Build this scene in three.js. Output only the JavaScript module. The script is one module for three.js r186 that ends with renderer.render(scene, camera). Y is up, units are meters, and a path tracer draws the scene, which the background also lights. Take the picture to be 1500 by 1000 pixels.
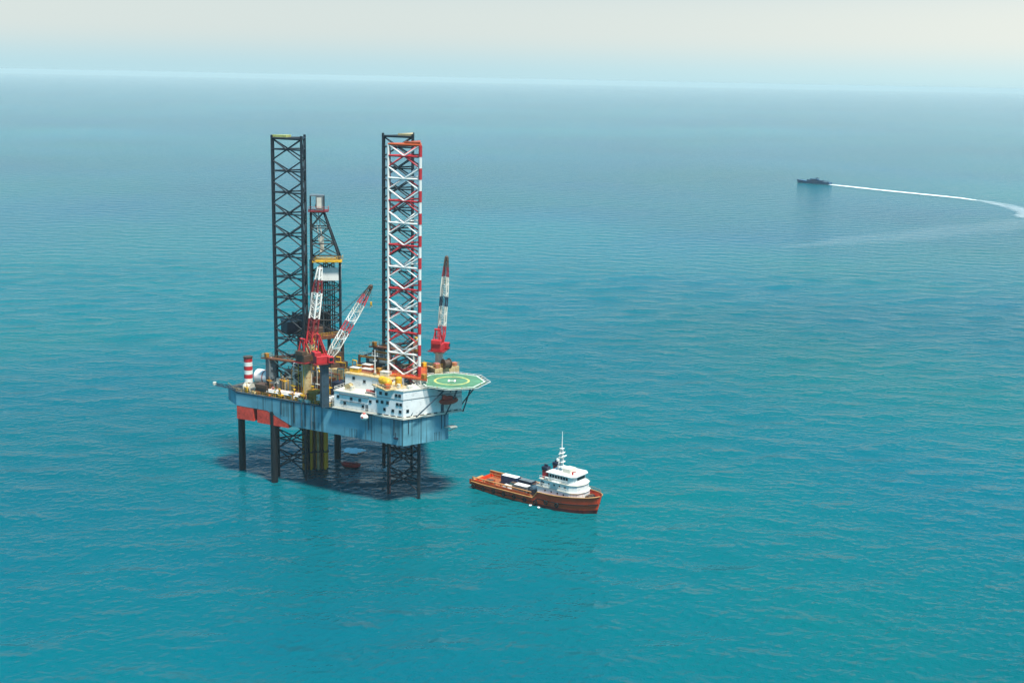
import * as THREE from 'three';
import { mergeGeometries } from 'three/addons/utils/BufferGeometryUtils.js';
import { RoundedBoxGeometry } from 'three/addons/geometries/RoundedBoxGeometry.js';

// ---------------------------------------------------------------- camera, sky, sun, exposure
const scene = new THREE.Scene();
const F = 1850, HORIZON = 115, ROLL = 1.15, EYE = 130;
const camera = new THREE.PerspectiveCamera(2 * Math.atan(500 / F) * 180 / Math.PI, 1024 / 682, 1, 80000);
camera.position.set(0, EYE, 0);
camera.rotation.order = 'YXZ';
camera.rotation.set(-Math.atan((500 - HORIZON) / F), 0, ROLL * Math.PI / 180);
camera.updateMatrixWorld(true);
const SUN = new THREE.Vector3(0.25, 0.88, 0.33).normalize();

function rng(seed) { return () => { seed = (seed + 0x6D2B79F5) | 0; let t = Math.imul(seed ^ (seed >>> 15), 1 | seed); t = (t + Math.imul(t ^ (t >>> 7), 61 | t)) ^ t; return ((t ^ (t >>> 14)) >>> 0) / 4294967296; }; }
const sm = THREE.MathUtils.smoothstep, lerp = THREE.MathUtils.lerp;

function skyTexture() {
  const W = 1024, H = 512, d = new Float32Array(W * H * 4), r = rng(5);
  const waves = Array.from({ length: 14 }, (_, i) => ({ k: 1 + (i >> 1), m: 3 + r() * 9, p: r() * 6.28, q: r() * 6.28 }));
  const blue = [0.325, 0.485, 0.53], cream = [0.455, 0.505, 0.488], high = [0.07, 0.30, 0.52];
  for (let j = 0; j < H; j++) for (let i = 0; i < W; i++) {
    const e = ((j + 0.5) / H - 0.5) * Math.PI, az = (i + 0.5) / W * 2 * Math.PI;
    let n = 0; for (const w of waves) n += Math.sin(w.k * az + w.p + Math.sin(e * w.m + w.q)) / (1 + w.k * 0.5);
    n *= 0.08;
    const a = sm(e, 0.0, 0.036), b = sm(e, 0.045, 0.16), o = (j * W + i) * 4;
    for (let c = 0; c < 3; c++) {
      let v = e < 0 ? blue[c] : lerp(blue[c], cream[c], a);
      v = lerp(v, high[c], b) * (1 + n * (c === 0 ? 1 : c === 1 ? 0.65 : 0.4));
      d[o + c] = v;
    }
    d[o + 3] = 1;
  }
  const t = new THREE.DataTexture(d, W, H, THREE.RGBAFormat, THREE.FloatType);
  t.mapping = THREE.EquirectangularReflectionMapping; t.magFilter = t.minFilter = THREE.LinearFilter; t.needsUpdate = true;
  return t;
}
const sky = skyTexture();
scene.background = sky; scene.environment = sky;
const sun = new THREE.DirectionalLight(new THREE.Color().setRGB(1, 0.95, 0.87), 5);
sun.name = 'sun';
sun.position.set(-30, 0, -390).addScaledVector(SUN, 400); sun.target.position.set(-30, 0, -390);
sun.castShadow = true; sun.shadow.radius = 15; sun.shadow.mapSize.set(4096, 4096);
Object.assign(sun.shadow.camera, { left: -140, right: 140, top: 140, bottom: -140, near: 10, far: 900 });
scene.add(sun, sun.target);
scene.fog = new THREE.FogExp2(new THREE.Color().setRGB(0.74, 0.93, 0.92), 0.00006);
const EXPOSURE = 1.55;

// ---------------------------------------------------------------- helpers
const camRay = (px, py) => {
  const v = new THREE.Vector3((px - 750) / F, -(py - 500) / F, -1).applyQuaternion(camera.quaternion);
  return v;
};
const seaPoint = (px, py) => { const v = camRay(px, py); return v.multiplyScalar(-EYE / v.y).add(camera.position); };   // measured spots on the sea, in metres

// --- textures
function dataTex(n, fn, srgb) {
  const d = new Uint8Array(n * n * 4);
  for (let j = 0; j < n; j++) for (let i = 0; i < n; i++) { const c = fn(i, j), o = (j * n + i) * 4; d[o] = c[0]; d[o + 1] = c[1]; d[o + 2] = c[2]; d[o + 3] = c[3] ?? 255; }
  const t = new THREE.DataTexture(d, n, n, THREE.RGBAFormat); t.wrapS = t.wrapT = THREE.RepeatWrapping; t.magFilter = t.minFilter = THREE.LinearFilter;
  if (srgb) t.colorSpace = THREE.SRGBColorSpace; t.needsUpdate = true; return t;
}
function tileNoise(n, cells, seed) {            // periodic value noise 0..1, a grid of n x n
  const r = rng(seed), g = Float32Array.from({ length: cells * cells }, () => r()), out = new Float32Array(n * n);
  for (let j = 0; j < n; j++) for (let i = 0; i < n; i++) {
    const x = i / n * cells, y = j / n * cells, x0 = Math.floor(x), y0 = Math.floor(y), fx = x - x0, fy = y - y0;
    const sx = fx * fx * (3 - 2 * fx), sy = fy * fy * (3 - 2 * fy), X1 = (x0 + 1) % cells, Y1 = (y0 + 1) % cells;
    out[j * n + i] = lerp(lerp(g[y0 * cells + x0], g[y0 * cells + X1], sx), lerp(g[Y1 * cells + x0], g[Y1 * cells + X1], sx), sy);
  }
  return out;
}
function fractal(n, cells, oct, seed) {
  const out = new Float32Array(n * n); let a = 1, s = 0;
  for (let o = 0; o < oct; o++) { const t = tileNoise(n, cells << o, seed + o); for (let k = 0; k < out.length; k++) out[k] += t[k] * a; s += a; a *= 0.55; }
  for (let k = 0; k < out.length; k++) out[k] /= s;
  return out;
}
const gN = fractal(256, 5, 5, 11), gM = fractal(256, 16, 3, 21), gR = fractal(256, 7, 4, 31);
const streak = (() => { const r = rng(9), c = Float32Array.from({ length: 256 }, () => r()); return (i) => 0.5 * c[i] + 0.25 * c[(i + 1) % 256] + 0.25 * c[(i + 255) % 256]; })();
// worn paint: grime blotches, and rust-brown specks (tile 8 m)
const wornTex = dataTex(256, (i, j) => {
  const k = j * 256 + i, g = 0.72 + 0.4 * gN[k] - 0.12 * gM[k], rust = 0.8 * sm(gR[k] + 0.3 * gM[k], 0.84, 0.96);
  const v = Math.min(1, g);
  return [255 * lerp(v, 0.62, rust), 255 * lerp(v, 0.44, rust), 255 * lerp(v, 0.32, rust)];
}, true);
// clean white paint: faint dirt only (tile 8 m)
const cleanTex = dataTex(256, (i, j) => { const k = j * 256 + i, v = 0.9 + 0.14 * (gN[k] - 0.3) - 0.1 * sm(gR[k], 0.66, 0.8); return [255 * Math.min(1, v), 255 * Math.min(1, v * 0.995), 255 * Math.min(1, v * 0.98)]; }, true);
// hull plating: vertical run-off stains below the scuppers (tile 16 m wide, 8 m high)
const stainTex = dataTex(256, (i, j) => {
  const k = j * 256 + i, s = streak(i), run = sm(s + 0.9 * (gR[(j >> 2) * 256 + i] - 0.5), 0.66, 0.95), pale = sm(1 - s + 0.5 * (gN[(j >> 1) * 256 + i] - 0.5), 0.76, 1.0);
  const g = 0.8 + 0.3 * (gN[k] - 0.5) + 0.12 * (gM[k] - 0.5);
  return [255 * Math.min(1, lerp(lerp(g, 0.42, run * 0.6), 1, pale * 0.35)), 255 * Math.min(1, lerp(lerp(g, 0.40, run * 0.6), 1, pale * 0.35)), 255 * Math.min(1, lerp(lerp(g, 0.38, run * 0.6), 1, pale * 0.35))];
}, true);
const M = {};
function mat(name, color, { rough = 0.55, metal = 0, tex = wornTex, tile = 8, tileY = 0, opacity } = {}) {
  const m = new THREE.MeshStandardMaterial({ color: new THREE.Color(color), roughness: rough, metalness: metal });
  if (tex) { const t = tex.clone(); t.repeat.set(1 / tile, 1 / (tileY || tile)); t.needsUpdate = true; m.map = t; }
  if (opacity) { m.transparent = true; m.opacity = opacity; }
  m.name = name; return (M[name] = m);
}
mat('blue', '#76b9cb', { tex: stainTex, tile: 37, tileY: 23, rough: 0.5 });
mat('red', '#f4503a', { rough: 0.6 });
mat('redDark', '#8c1f22');
mat('crimson', '#c2262c', { tex: cleanTex, tile: 5 });
mat('white', '#eef1f0', { tex: cleanTex, tile: 11 });
mat('offwhite', '#d6d3c6', { tex: cleanTex, tile: 7 });
mat('cream', '#d9c08a', { tile: 6 });
mat('yellow', '#efb91f', { tile: 6 });
mat('gold', '#ffbe16', { tex: cleanTex, tile: 6 });
mat('ochre', '#b8801f', { tile: 5 });
mat('orange', '#c8571e', { tile: 6 });
mat('rust', '#7a4a2c', { tile: 4 });
mat('brown', '#5a4433', { tile: 5 });
mat('steel', '#6f7a7d', { tile: 6 });
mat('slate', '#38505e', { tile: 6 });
mat('black', '#14181c', { tile: 6 });
mat('legBlack', '#16222b', { tile: 9 });
mat('navy', '#17233d', { tile: 5 });
mat('deckGreen', '#3f6f52', { tile: 9, rough: 0.8 });
mat('deck', '#5e5a50', { tile: 7, rough: 0.85 });
mat('heli', '#5a936e', { tile: 10, rough: 0.8 });
mat('paintWhite', '#f0f0ea', { tex: cleanTex, tile: 4 });
mat('paintYellow', '#d9d77a', { tile: 4 });
mat('glass', '#101820', { tex: null, rough: 0.12 });
mat('pink', '#c9746c', { tile: 5 });
mat('teal', '#3b7f86', { tile: 5 });
mat('shipRed', '#f24a1e', { tex: cleanTex, tile: 9, rough: 0.5 });
mat('shipBoot', '#8a2420', { tile: 9 });
mat('shipDeck', '#b0653a', { tile: 5, rough: 0.85 });
mat('tan', '#d49a5c', { tile: 6 });
mat('rubber', '#141414', { tile: 2, rough: 0.9 });
mat('contBlue', '#1f3f66', { tile: 4 });
mat('patrol', '#2f5f85', { tile: 8 });  // both patrol tones hold distance haze as added blue
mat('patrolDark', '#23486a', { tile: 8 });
mat('boatRed', '#d2262a', { tile: 3 });
mat('ratRed', '#b8381f', { tile: 3 });
mat('net', '#77746a', { tile: 3, opacity: 0.55 });

// --- geometry helpers
function box(w, h, d, x = 0, y = 0, z = 0, ry = 0) { const g = new THREE.BoxGeometry(w, h, d); if (ry) g.rotateY(ry); return g.translate(x, y, z); }       // centred
function slab(w, h, d, x = 0, y = 0, z = 0, ry = 0) { return box(w, h, d, x, y + h / 2, z, ry); }                                                        // y is its foot
function rbox(w, h, d, x, y, z, r = 0.2) { return new RoundedBoxGeometry(w, h, d, 2, r).translate(x, y + h / 2, z); }
function cyl(r, h, x = 0, y = 0, z = 0, seg = 14, r2 = r) { return new THREE.CylinderGeometry(r2, r, h, seg).translate(x, y + h / 2, z); }
function hcyl(r, len, x, y, z, axis = 'x', seg = 14) { const g = new THREE.CylinderGeometry(r, r, len, seg); if (axis === 'x') g.rotateZ(Math.PI / 2); else g.rotateX(Math.PI / 2); return g.translate(x, y, z); }
const UPV = new THREE.Vector3(0, 1, 0);
function bar(p, q, r = 0.1, seg = 6) {
  const a = new THREE.Vector3(...p), b = new THREE.Vector3(...q), d = b.clone().sub(a), L = d.length();
  const g = new THREE.CylinderGeometry(r, r, L, seg);
  g.applyQuaternion(new THREE.Quaternion().setFromUnitVectors(UPV, d.divideScalar(L)));
  return g.translate((a.x + b.x) / 2, (a.y + b.y) / 2, (a.z + b.z) / 2);
}
function prism(pts, y0, y1) {                    // pts: [x, z] round a plan
  const s = new THREE.Shape(pts.map(([x, z]) => new THREE.Vector2(x, -z)));
  const g = new THREE.ExtrudeGeometry(s, { depth: y1 - y0, bevelEnabled: false }); g.rotateX(-Math.PI / 2); return g.translate(0, y0, 0);
}
function quads(list) {                           // list of 4-point faces
  const pos = []; for (const [a, b, c, d] of list) pos.push(...a, ...b, ...c, ...a, ...c, ...d);
  const g = new THREE.BufferGeometry(); g.setAttribute('position', new THREE.Float32BufferAttribute(pos, 3)); g.computeVertexNormals(); g.setAttribute('uv', new THREE.Float32BufferAttribute(new Float32Array(pos.length / 3 * 2), 2)); return g;
}
function metric(g) {                             // uv in metres from the dominant axis of each face
  const p = g.attributes.position, n = g.attributes.normal, uv = new Float32Array(p.count * 2);
  for (let i = 0; i < p.count; i++) {
    const ax = Math.abs(n.getX(i)), ay = Math.abs(n.getY(i)), az = Math.abs(n.getZ(i)), x = p.getX(i), y = p.getY(i), z = p.getZ(i);
    if (ay > ax && ay > az) { uv[2 * i] = x; uv[2 * i + 1] = z; } else if (ax > az) { uv[2 * i] = z; uv[2 * i + 1] = y; } else { uv[2 * i] = x; uv[2 * i + 1] = y; }
  }
  g.setAttribute('uv', new THREE.BufferAttribute(uv, 2)); return g;
}
function join(geos) {
  const l = geos.flat(3).map((g) => { const h = g.index ? g.toNonIndexed() : g; for (const k of Object.keys(h.attributes)) if (!['position', 'normal', 'uv'].includes(k)) h.deleteAttribute(k); return h; });
  return metric(l.length > 1 ? mergeGeometries(l, false) : l[0]);
}
function part(parent, name, geos, m, label) {
  const o = new THREE.Mesh(join([geos]), m); o.name = name; o.castShadow = o.receiveShadow = true; parent.add(o);
  if (label) o.userData.label = label;
  return o;
}
const used = {};
const numbered = (n) => { used[n] = (used[n] ?? -1) + 1; return used[n] ? n + '_' + String(used[n]).padStart(3, '0') : n; };
function thing(name, label, category, pos, ry = 0, group, kind) {
  const g = new THREE.Group(); g.name = numbered(name); g.position.set(...pos); g.rotation.y = ry; g.userData = { label, category };
  if (group) g.userData.group = group; if (kind) g.userData.kind = kind;
  scene.add(g); return g;
}
// shared unit bar for lattices
const unitBar = metric(new THREE.CylinderGeometry(1, 1, 1, 7).toNonIndexed());
function strut(parent, name, p, q, r, m) {
  const a = new THREE.Vector3(...p), b = new THREE.Vector3(...q), d = b.clone().sub(a), L = d.length();
  const o = new THREE.Mesh(unitBar, m); o.name = name; o.position.copy(a).add(b).multiplyScalar(0.5);
  o.quaternion.setFromUnitVectors(UPV, d.divideScalar(L)); o.scale.set(r, L, r); o.castShadow = o.receiveShadow = true; parent.add(o); return o;
}
function rail(pts, h = 1.1, step = 2) {          // handrail geometry along a polyline of [x, y, z]
  const out = [];
  for (let i = 0; i + 1 < pts.length; i++) {
    const [a, b] = [pts[i], pts[i + 1]], L = Math.hypot(b[0] - a[0], b[1] - a[1], b[2] - a[2]), n = Math.max(1, Math.round(L / step));
    out.push(bar([a[0], a[1] + h, a[2]], [b[0], b[1] + h, b[2]], 0.05, 4), bar([a[0], a[1] + h * 0.5, a[2]], [b[0], b[1] + h * 0.5, b[2]], 0.035, 4));
    for (let k = 0; k <= n; k++) { const t = k / n; out.push(bar([lerp(a[0], b[0], t), lerp(a[1], b[1], t), lerp(a[2], b[2], t)], [lerp(a[0], b[0], t), lerp(a[1], b[1], t) + h, lerp(a[2], b[2], t)], 0.045, 4)); }
  }
  return out;
}

// ---------------------------------------------------------------- the sea
{
  const r = rng(77), N = 1024;
  // a wind sea as a sum of waves with whole numbers of crests per tile, so that the tile repeats without a seam
  function heights(tile, lo, hi, count, spread, dir0) {
    const h = new Float32Array(N * N), cs = new Float32Array(N), sn = new Float32Array(N);
    for (let k = 0; k < count; k++) {
      const wl = lo * Math.pow(hi / lo, r()), dir = dir0 + (r() + r() + r() - 1.5) * spread, kx = Math.round(Math.sin(dir) * tile / wl), ky = Math.round(Math.cos(dir) * tile / wl);
      if (!kx && !ky) continue;
      const ph = r() * 6.283, a = Math.pow(tile / Math.hypot(kx, ky), 0.8) * (0.6 + 0.8 * r());
      for (let i = 0; i < N; i++) { cs[i] = Math.cos(2 * Math.PI * kx * i / N + ph) * a; sn[i] = Math.sin(2 * Math.PI * kx * i / N + ph) * a; }
      for (let j = 0; j < N; j++) { const c = Math.cos(2 * Math.PI * ky * j / N), s = Math.sin(2 * Math.PI * ky * j / N), o = j * N; for (let i = 0; i < N; i++) h[o + i] += cs[i] * c - sn[i] * s; }
    }
    let m = 0; for (const v of h) m += v * v; m = Math.sqrt(m / h.length); for (let i = 0; i < h.length; i++) { h[i] /= m; h[i] += 0.16 * h[i] * h[i]; }   // unit rms, crests sharper than troughs
    return h;
  }
  // longer waves -> normal map
  const T1 = 311, h1 = heights(T1, 2.2, 24, 230, 1.15, 0.12), A1 = 0.18, cell = T1 / N;
  const nd = new Float32Array(N * N * 4);
  for (let j = 0; j < N; j++) for (let i = 0; i < N; i++) {
    const dx = (h1[j * N + (i + 1) % N] - h1[j * N + (i + N - 1) % N]) * A1 / (2 * cell), dy = (h1[((j + 1) % N) * N + i] - h1[((j + N - 1) % N) * N + i]) * A1 / (2 * cell);
    const l = 1 / Math.hypot(dx, dy, 1), o = (j * N + i) * 4; nd[o] = 0.5 - 0.5 * dx * l; nd[o + 1] = 0.5 - 0.5 * dy * l; nd[o + 2] = 0.5 + 0.5 * l; nd[o + 3] = 1;
  }
  const nT = new THREE.DataTexture(nd, N, N, THREE.RGBAFormat, THREE.FloatType); nT.wrapS = nT.wrapT = THREE.RepeatWrapping; nT.magFilter = nT.minFilter = THREE.LinearFilter; nT.repeat.set(1 / T1, 1 / T1); nT.needsUpdate = true;
  // short waves -> bump map
  const T2 = 83, h2 = heights(T2, 0.6, 4, 150, 1.5, -0.15), bd = new Float32Array(N * N * 4);
  for (let k = 0; k < N * N; k++) { const v = THREE.MathUtils.clamp(0.5 + h2[k] / 8, 0, 1); bd[4 * k] = bd[4 * k + 1] = bd[4 * k + 2] = v; bd[4 * k + 3] = 1; }
  const bT = new THREE.DataTexture(bd, N, N, THREE.RGBAFormat, THREE.FloatType); bT.wrapS = bT.wrapT = THREE.RepeatWrapping; bT.magFilter = bT.minFilter = THREE.LinearFilter; bT.rotation = 0.35; bT.repeat.set(1 / T2, 1 / T2); bT.needsUpdate = true;
  // water tint map: greener and bluer patches at random, tile 1.9 km
  const p1 = fractal(512, 4, 5, 51), p2 = fractal(512, 9, 4, 61);
  const cT = dataTex(512, (i, j) => { const a = p1[j * 512 + i] - 0.5, b = p2[j * 512 + i] - 0.5; return [255 * 0.5, 255 * THREE.MathUtils.clamp(0.82 + 0.62 * a + 0.2 * b, 0, 1), 255 * THREE.MathUtils.clamp(0.85 + 0.45 * a - 0.24 * b, 0, 1)]; }, false);
  cT.repeat.set(1 / 1900, 1 / 1900); cT.rotation = 0.5; cT.needsUpdate = true;
  const wm = new THREE.MeshPhysicalMaterial({ color: new THREE.Color().setRGB(0.0002, 0.122, 0.147), map: cT, roughness: 0.12, ior: 1.333, specularIntensity: 0.17, normalMap: nT, bumpMap: bT, bumpScale: 0.045 * 8 });
  wm.name = 'sea_water';
  // a grid that is fine round the rig and ever coarser towards the horizon, with the swell as real relief
  const lines = (c, half, step, end) => { const l = []; for (let x = -half; x <= half; x += step) l.push(c + x); let s = step, x = half; const out = []; while (x < end) { s *= 1.16; x += s; out.push(x); } return [...out.map((v) => c - v).reverse(), ...l, ...out.map((v) => c + v)]; };
  const xs = lines(0, 330, 2.4, 30000), zs = lines(-520, 330, 2.4, 30000);
  const sw = Array.from({ length: 26 }, () => { const wl = 14 + 46 * r() * r(), d = 0.3 + (r() + r() - 1) * 1.2; return { kx: Math.sin(d) * 6.283 / wl, kz: Math.cos(d) * 6.283 / wl, a: wl * 0.0016, p: r() * 6.28 }; });
  const pos = new Float32Array(xs.length * zs.length * 3), uv = new Float32Array(xs.length * zs.length * 2), idx = [];
  zs.forEach((z, j) => xs.forEach((x, i) => {
    const o = j * xs.length + i, far = Math.max(Math.abs(x) - 320, Math.abs(z + 520) - 320), f = 1 - sm(far, 0, 90);
    let y = 0; if (f > 0) for (const w of sw) y += w.a * Math.sin(w.kx * x + w.kz * z + w.p);
    pos[3 * o] = x; pos[3 * o + 1] = y * f; pos[3 * o + 2] = z; uv[2 * o] = x; uv[2 * o + 1] = -z;
    if (i && j) { const a = o - xs.length - 1, b = a + 1, c = o - 1; idx.push(a, c, b, b, c, o); }
  }));
  const g = new THREE.BufferGeometry(); g.setAttribute('position', new THREE.BufferAttribute(pos, 3)); g.setAttribute('uv', new THREE.BufferAttribute(uv, 2)); g.setIndex(idx); g.computeVertexNormals();
  const sea = new THREE.Mesh(g, wm); sea.name = 'sea'; sea.receiveShadow = true; sea.userData = { kind: 'structure', label: 'turquoise open sea with small wind waves', category: 'sea' };
  scene.add(sea);
}

// ---------------------------------------------------------------- foam on the water
const foamTex = (() => { const a = fractal(256, 6, 5, 81), b = fractal(256, 20, 3, 91); return (lo, hi) => { const t = dataTex(256, (i, j) => { const v = 255 * sm(a[j * 256 + i] * 0.6 + b[j * 256 + i] * 0.4, lo, hi); return [v, v, v, 255]; }); return t; }; })();
function foamMat(lo, hi, tile, op) { const t = foamTex(lo, hi); t.repeat.set(1 / tile, 1 / tile); const m = new THREE.MeshStandardMaterial({ color: new THREE.Color().setRGB(0.8, 0.85, 0.85), roughness: 0.9, alphaMap: t, transparent: true, opacity: op }); return m; }
function wakeMat(seed, op, lo, hi) {            // along u, across v: torn foam that thins out at both edges
  const a = fractal(256, 10, 4, seed), b = fractal(256, 4, 4, seed + 7), t = dataTex(256, (i, j) => { const e = 1 - Math.abs(j / 127.5 - 1), v = 255 * sm(Math.min(1, e * 1.6) * 0.75 + 0.55 * (a[j * 256 + i] - 0.5) + 0.5 * (b[j * 256 + i] - 0.5), lo, hi) * Math.min(1, e * 3); return [v, v, v]; });
  return new THREE.MeshStandardMaterial({ color: new THREE.Color().setRGB(0.8, 0.85, 0.85), roughness: 0.9, alphaMap: t, transparent: true, opacity: op });
}
function foamStrip(name, label, pts, widths, m, y = 0.35) {
  const c = new THREE.CatmullRomCurve3(pts), n = 60, pos = [], uv = [], idx = [], r = rng(name.length + pts.length), long = c.getLength();
  for (let i = 0; i <= n; i++) {
    const t = i / n, p = c.getPoint(t), d = c.getTangent(t), s = t * (widths.length - 1), k = Math.min(widths.length - 2, Math.floor(s)), w = lerp(widths[k], widths[k + 1], s - k) * (0.8 + 0.4 * r());
    for (let q = 0; q <= 4; q++) { const o = (q / 2 - 1) * w / 2; const x = p.x - d.z * o, z = p.z + d.x * o; pos.push(x, y, z); uv.push(t * long / 130, 0.02 + 0.96 * q / 4); }
    if (i) for (let q = 0; q < 4; q++) { const a = (i - 1) * 5 + q, b = i * 5 + q; idx.push(a, a + 1, b, a + 1, b + 1, b); }
  }
  const g = new THREE.BufferGeometry(); g.setAttribute('position', new THREE.Float32BufferAttribute(pos, 3)); g.setAttribute('uv', new THREE.Float32BufferAttribute(uv, 2)); g.setIndex(idx); g.computeVertexNormals();
  const o = new THREE.Mesh(g, m); o.name = numbered(name); o.userData = { label, category: 'foam', kind: 'stuff' }; o.receiveShadow = true; scene.add(o); return o;
}
function foamPatch(label, x, z, rx, rz, m, seed, y = 0.45) {
  const r = rng(seed), n = 22, pos = [0, 0, 0], idx = [], uv = [0, 0];
  for (let i = 0; i < n; i++) { const a = i / n * 6.283, k = 0.6 + 0.5 * r(); pos.push(Math.cos(a) * rx * k, 0, Math.sin(a) * rz * k); uv.push(Math.cos(a) * rx, Math.sin(a) * rz); idx.push(0, 1 + (i + 1) % n, 1 + i); }
  const g = new THREE.BufferGeometry(); g.setAttribute('position', new THREE.Float32BufferAttribute(pos, 3)); g.setAttribute('uv', new THREE.Float32BufferAttribute(uv, 2)); g.setIndex(idx); g.computeVertexNormals();
  const o = new THREE.Mesh(g, m); o.name = numbered('foam_patch'); o.position.set(x, y, z); o.userData = { label, category: 'foam', kind: 'stuff' }; o.receiveShadow = true; scene.add(o);
}

// ---------------------------------------------------------------- the rig: plan
// u runs towards the bow, v towards its far side; W() gives the world spot
const A = [0.56, 0.8285], T = [0.8285, -0.56], O = [-33, -380], TH = -Math.acos(0.56), TS = -0.484, DECK = 28.5, KEEL = 20.2;
const W = (u, v, y = 0) => [O[0] + A[0] * u + T[0] * v, y, O[1] + A[1] * u + T[1] * v];
// hull edge along the near long side: P1 (bow corner) to S1; sides frame: x forward, z outward
const P1 = [9.9, -6], SIDE = [-0.882, -0.472];
const alongSide = (s, inward = 0, y = 0) => W(P1[0] + SIDE[0] * s + 0.472 * -inward * 1 , P1[1] + SIDE[1] * s + 0.882 * inward, y);
const rig = thing('jackup_hull', 'blue jack-up drilling rig hull standing above the water on lattice legs', 'drilling rig', W(0, 0, 0), TH);
const uv = (u, v) => [u, -v];                    // plan to local x, z of things turned by TH
{
  const P2 = [9.9, 10], S1 = [P1[0] + SIDE[0] * 64.5, P1[1] + SIDE[1] * 64.5], S2 = [-55.5, -35.8], S3 = [-57.5, -30], R3 = [-57.5, 30], R2 = [-50, 41], R1 = [-46, 41];
  const plan = [P1, P2, R1, R2, R3, S3, S2, S1];
  const keelAt = (u) => u > -27 ? KEEL : u < -36 ? 24.0 : lerp(KEEL, 24.0, (-27 - u) / 9);
  // side plates, one mesh each; the long side is cut at the rake
  const P = ([u, v], y) => [u, y, -v];
  const cuts = [P1, ...[0.25, 0.5].map((t) => [lerp(P1[0], S1[0], t), lerp(P1[1], S1[1], t)]), [-27, P1[1] + SIDE[1] * (P1[0] + 27) / 0.882], [-36, P1[1] + SIDE[1] * (P1[0] + 36) / 0.882], S1];
  const plate = (a, b, name, m, lab) => part(rig, name, quads([[P(a, keelAt(a[0])), P(a, DECK), P(b, DECK), P(b, keelAt(b[0]))].reverse()]), m, lab);
  for (let i = 0; i + 1 < cuts.length; i++) plate(cuts[i], cuts[i + 1], 'side_plating', M.blue);
  plate(P2, P1, 'bow_plating', M.blue);
  for (const [a, b] of [[S1, S2], [S2, S3], [S3, R3], [R3, R2], [R2, R1], [R1, P2]]) plate(a, b, 'side_plating', M.blue);
  part(rig, 'deck', prism(plan.map(([u, v]) => uv(u, v)), DECK - 0.4, DECK - 0.01), M.deck);
  // bottom
  const fr = [[9.9, -6, 10], [-27, P1[1] + SIDE[1] * 36.9 / 0.882, 10 + 36.9 * 0.555], [-36, P1[1] + SIDE[1] * 45.9 / 0.882, 10 + 45.9 * 0.555], [-57.5, -35, 38]];
  part(rig, 'bottom_plating', fr.slice(1).map((b, i) => quads([[P([fr[i][0], fr[i][1]], keelAt(fr[i][0])), P([b[0], b[1]], keelAt(b[0])), P([b[0], b[2]], keelAt(b[0])), P([fr[i][0], fr[i][2]], keelAt(fr[i][0]))]])), M.slate);
  // rubbing strake and deck edge
  const edge = [P1, S1, S2].map((p) => P(p, DECK));
  part(rig, 'deck_coaming', edge.slice(1).map((b, i) => bar(edge[i], b, 0.22, 6)), M.slate);
  part(rig, 'side_rail', rail([P([P1[0] - 24, P1[1] - 12.85], DECK), P(S1, DECK), P(S2, DECK)], 1.2, 2.2), M.yellow);
  // red sponsons under the raked stern
  const sp = (s0, s1, inn, y0, y1) => { const q = (s, i) => uv(P1[0] + SIDE[0] * s - 0.472 * i, P1[1] + SIDE[1] * s + 0.882 * i); return prism([q(s0, 0.05), q(s1, 0.05), q(s1 + 1, inn), q(s0, inn)], y0, y1); };
  part(rig, 'sponson', sp(57.5, 64.4, 12, 19.6, 23.95), M.red, 'red sponson under the stern corner');
  part(rig, 'sponson', (() => { const g = sp(43.5, 56, 9, 19.4, 23.95); return g; })(), M.red, 'red sponson tapering under the hull side');
  // dark caissons from the hull down into the sea
  const wl = (x, z) => { const dx = x - O[0], dz = z - O[1]; return [dx * A[0] + dz * A[1], dx * T[0] + dz * T[1]]; };
  for (const [x, z, top, r] of [[-89.6, -406, 23.9, 1.15], [-76.3, -392.6, 23.9, 1.1], [-59.6, -420, 23.9, 1.15]]) { const [u, v] = wl(x, z); part(rig, 'caisson', [cyl(r, top + 3, u, -3, -v, 18), cyl(r + 0.15, 0.5, u, top - 1, -v, 18)], M.black); }
  // service pipes running down the plating
  for (const [s, len, m] of [[3.2, 5.4, 'slate'], [12.5, 5, 'slate'], [33, 8, 'black'], [34.2, 8.1, 'steel'], [36.6, 7.6, 'black'], [38, 7.5, 'steel'], [41, 7, 'black'], [46, 5, 'slate']]) {
    const u = P1[0] + SIDE[0] * s + 0.472 * 0.25, v = P1[1] + SIDE[1] * s - 0.882 * 0.25; part(rig, 'hull_pipe', bar([u, DECK, -v], [u, DECK - len, -v], 0.14), M[m]);
  }
  for (const v of [-4.2, 7.4, 8.6]) part(rig, 'hull_pipe', bar([10.15, DECK, -v], [10.15, DECK - 4.6, -v], 0.13), M.slate);
  part(rig, 'anchor_rack', [bar([10, 24.2, -10.2], [13, 24.6, -11.2], 0.2), bar([10, 22.8, -10.2], [13, 24.6, -11.2], 0.16), bar([10, 24.2, -8.6], [12.6, 24.5, -9.6], 0.2), slab(2.6, 0.3, 2.4, 11.6, 24.5, -10.2)], M.offwhite);
  part(rig, 'anchor', [bar([7.4, 22.4, 7.75], [8.6, 22.4, 7.15], 0.35), bar([8, 22.4, 7.6], [8, 24.2, 7.6], 0.14)], M.navy);
}
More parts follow.
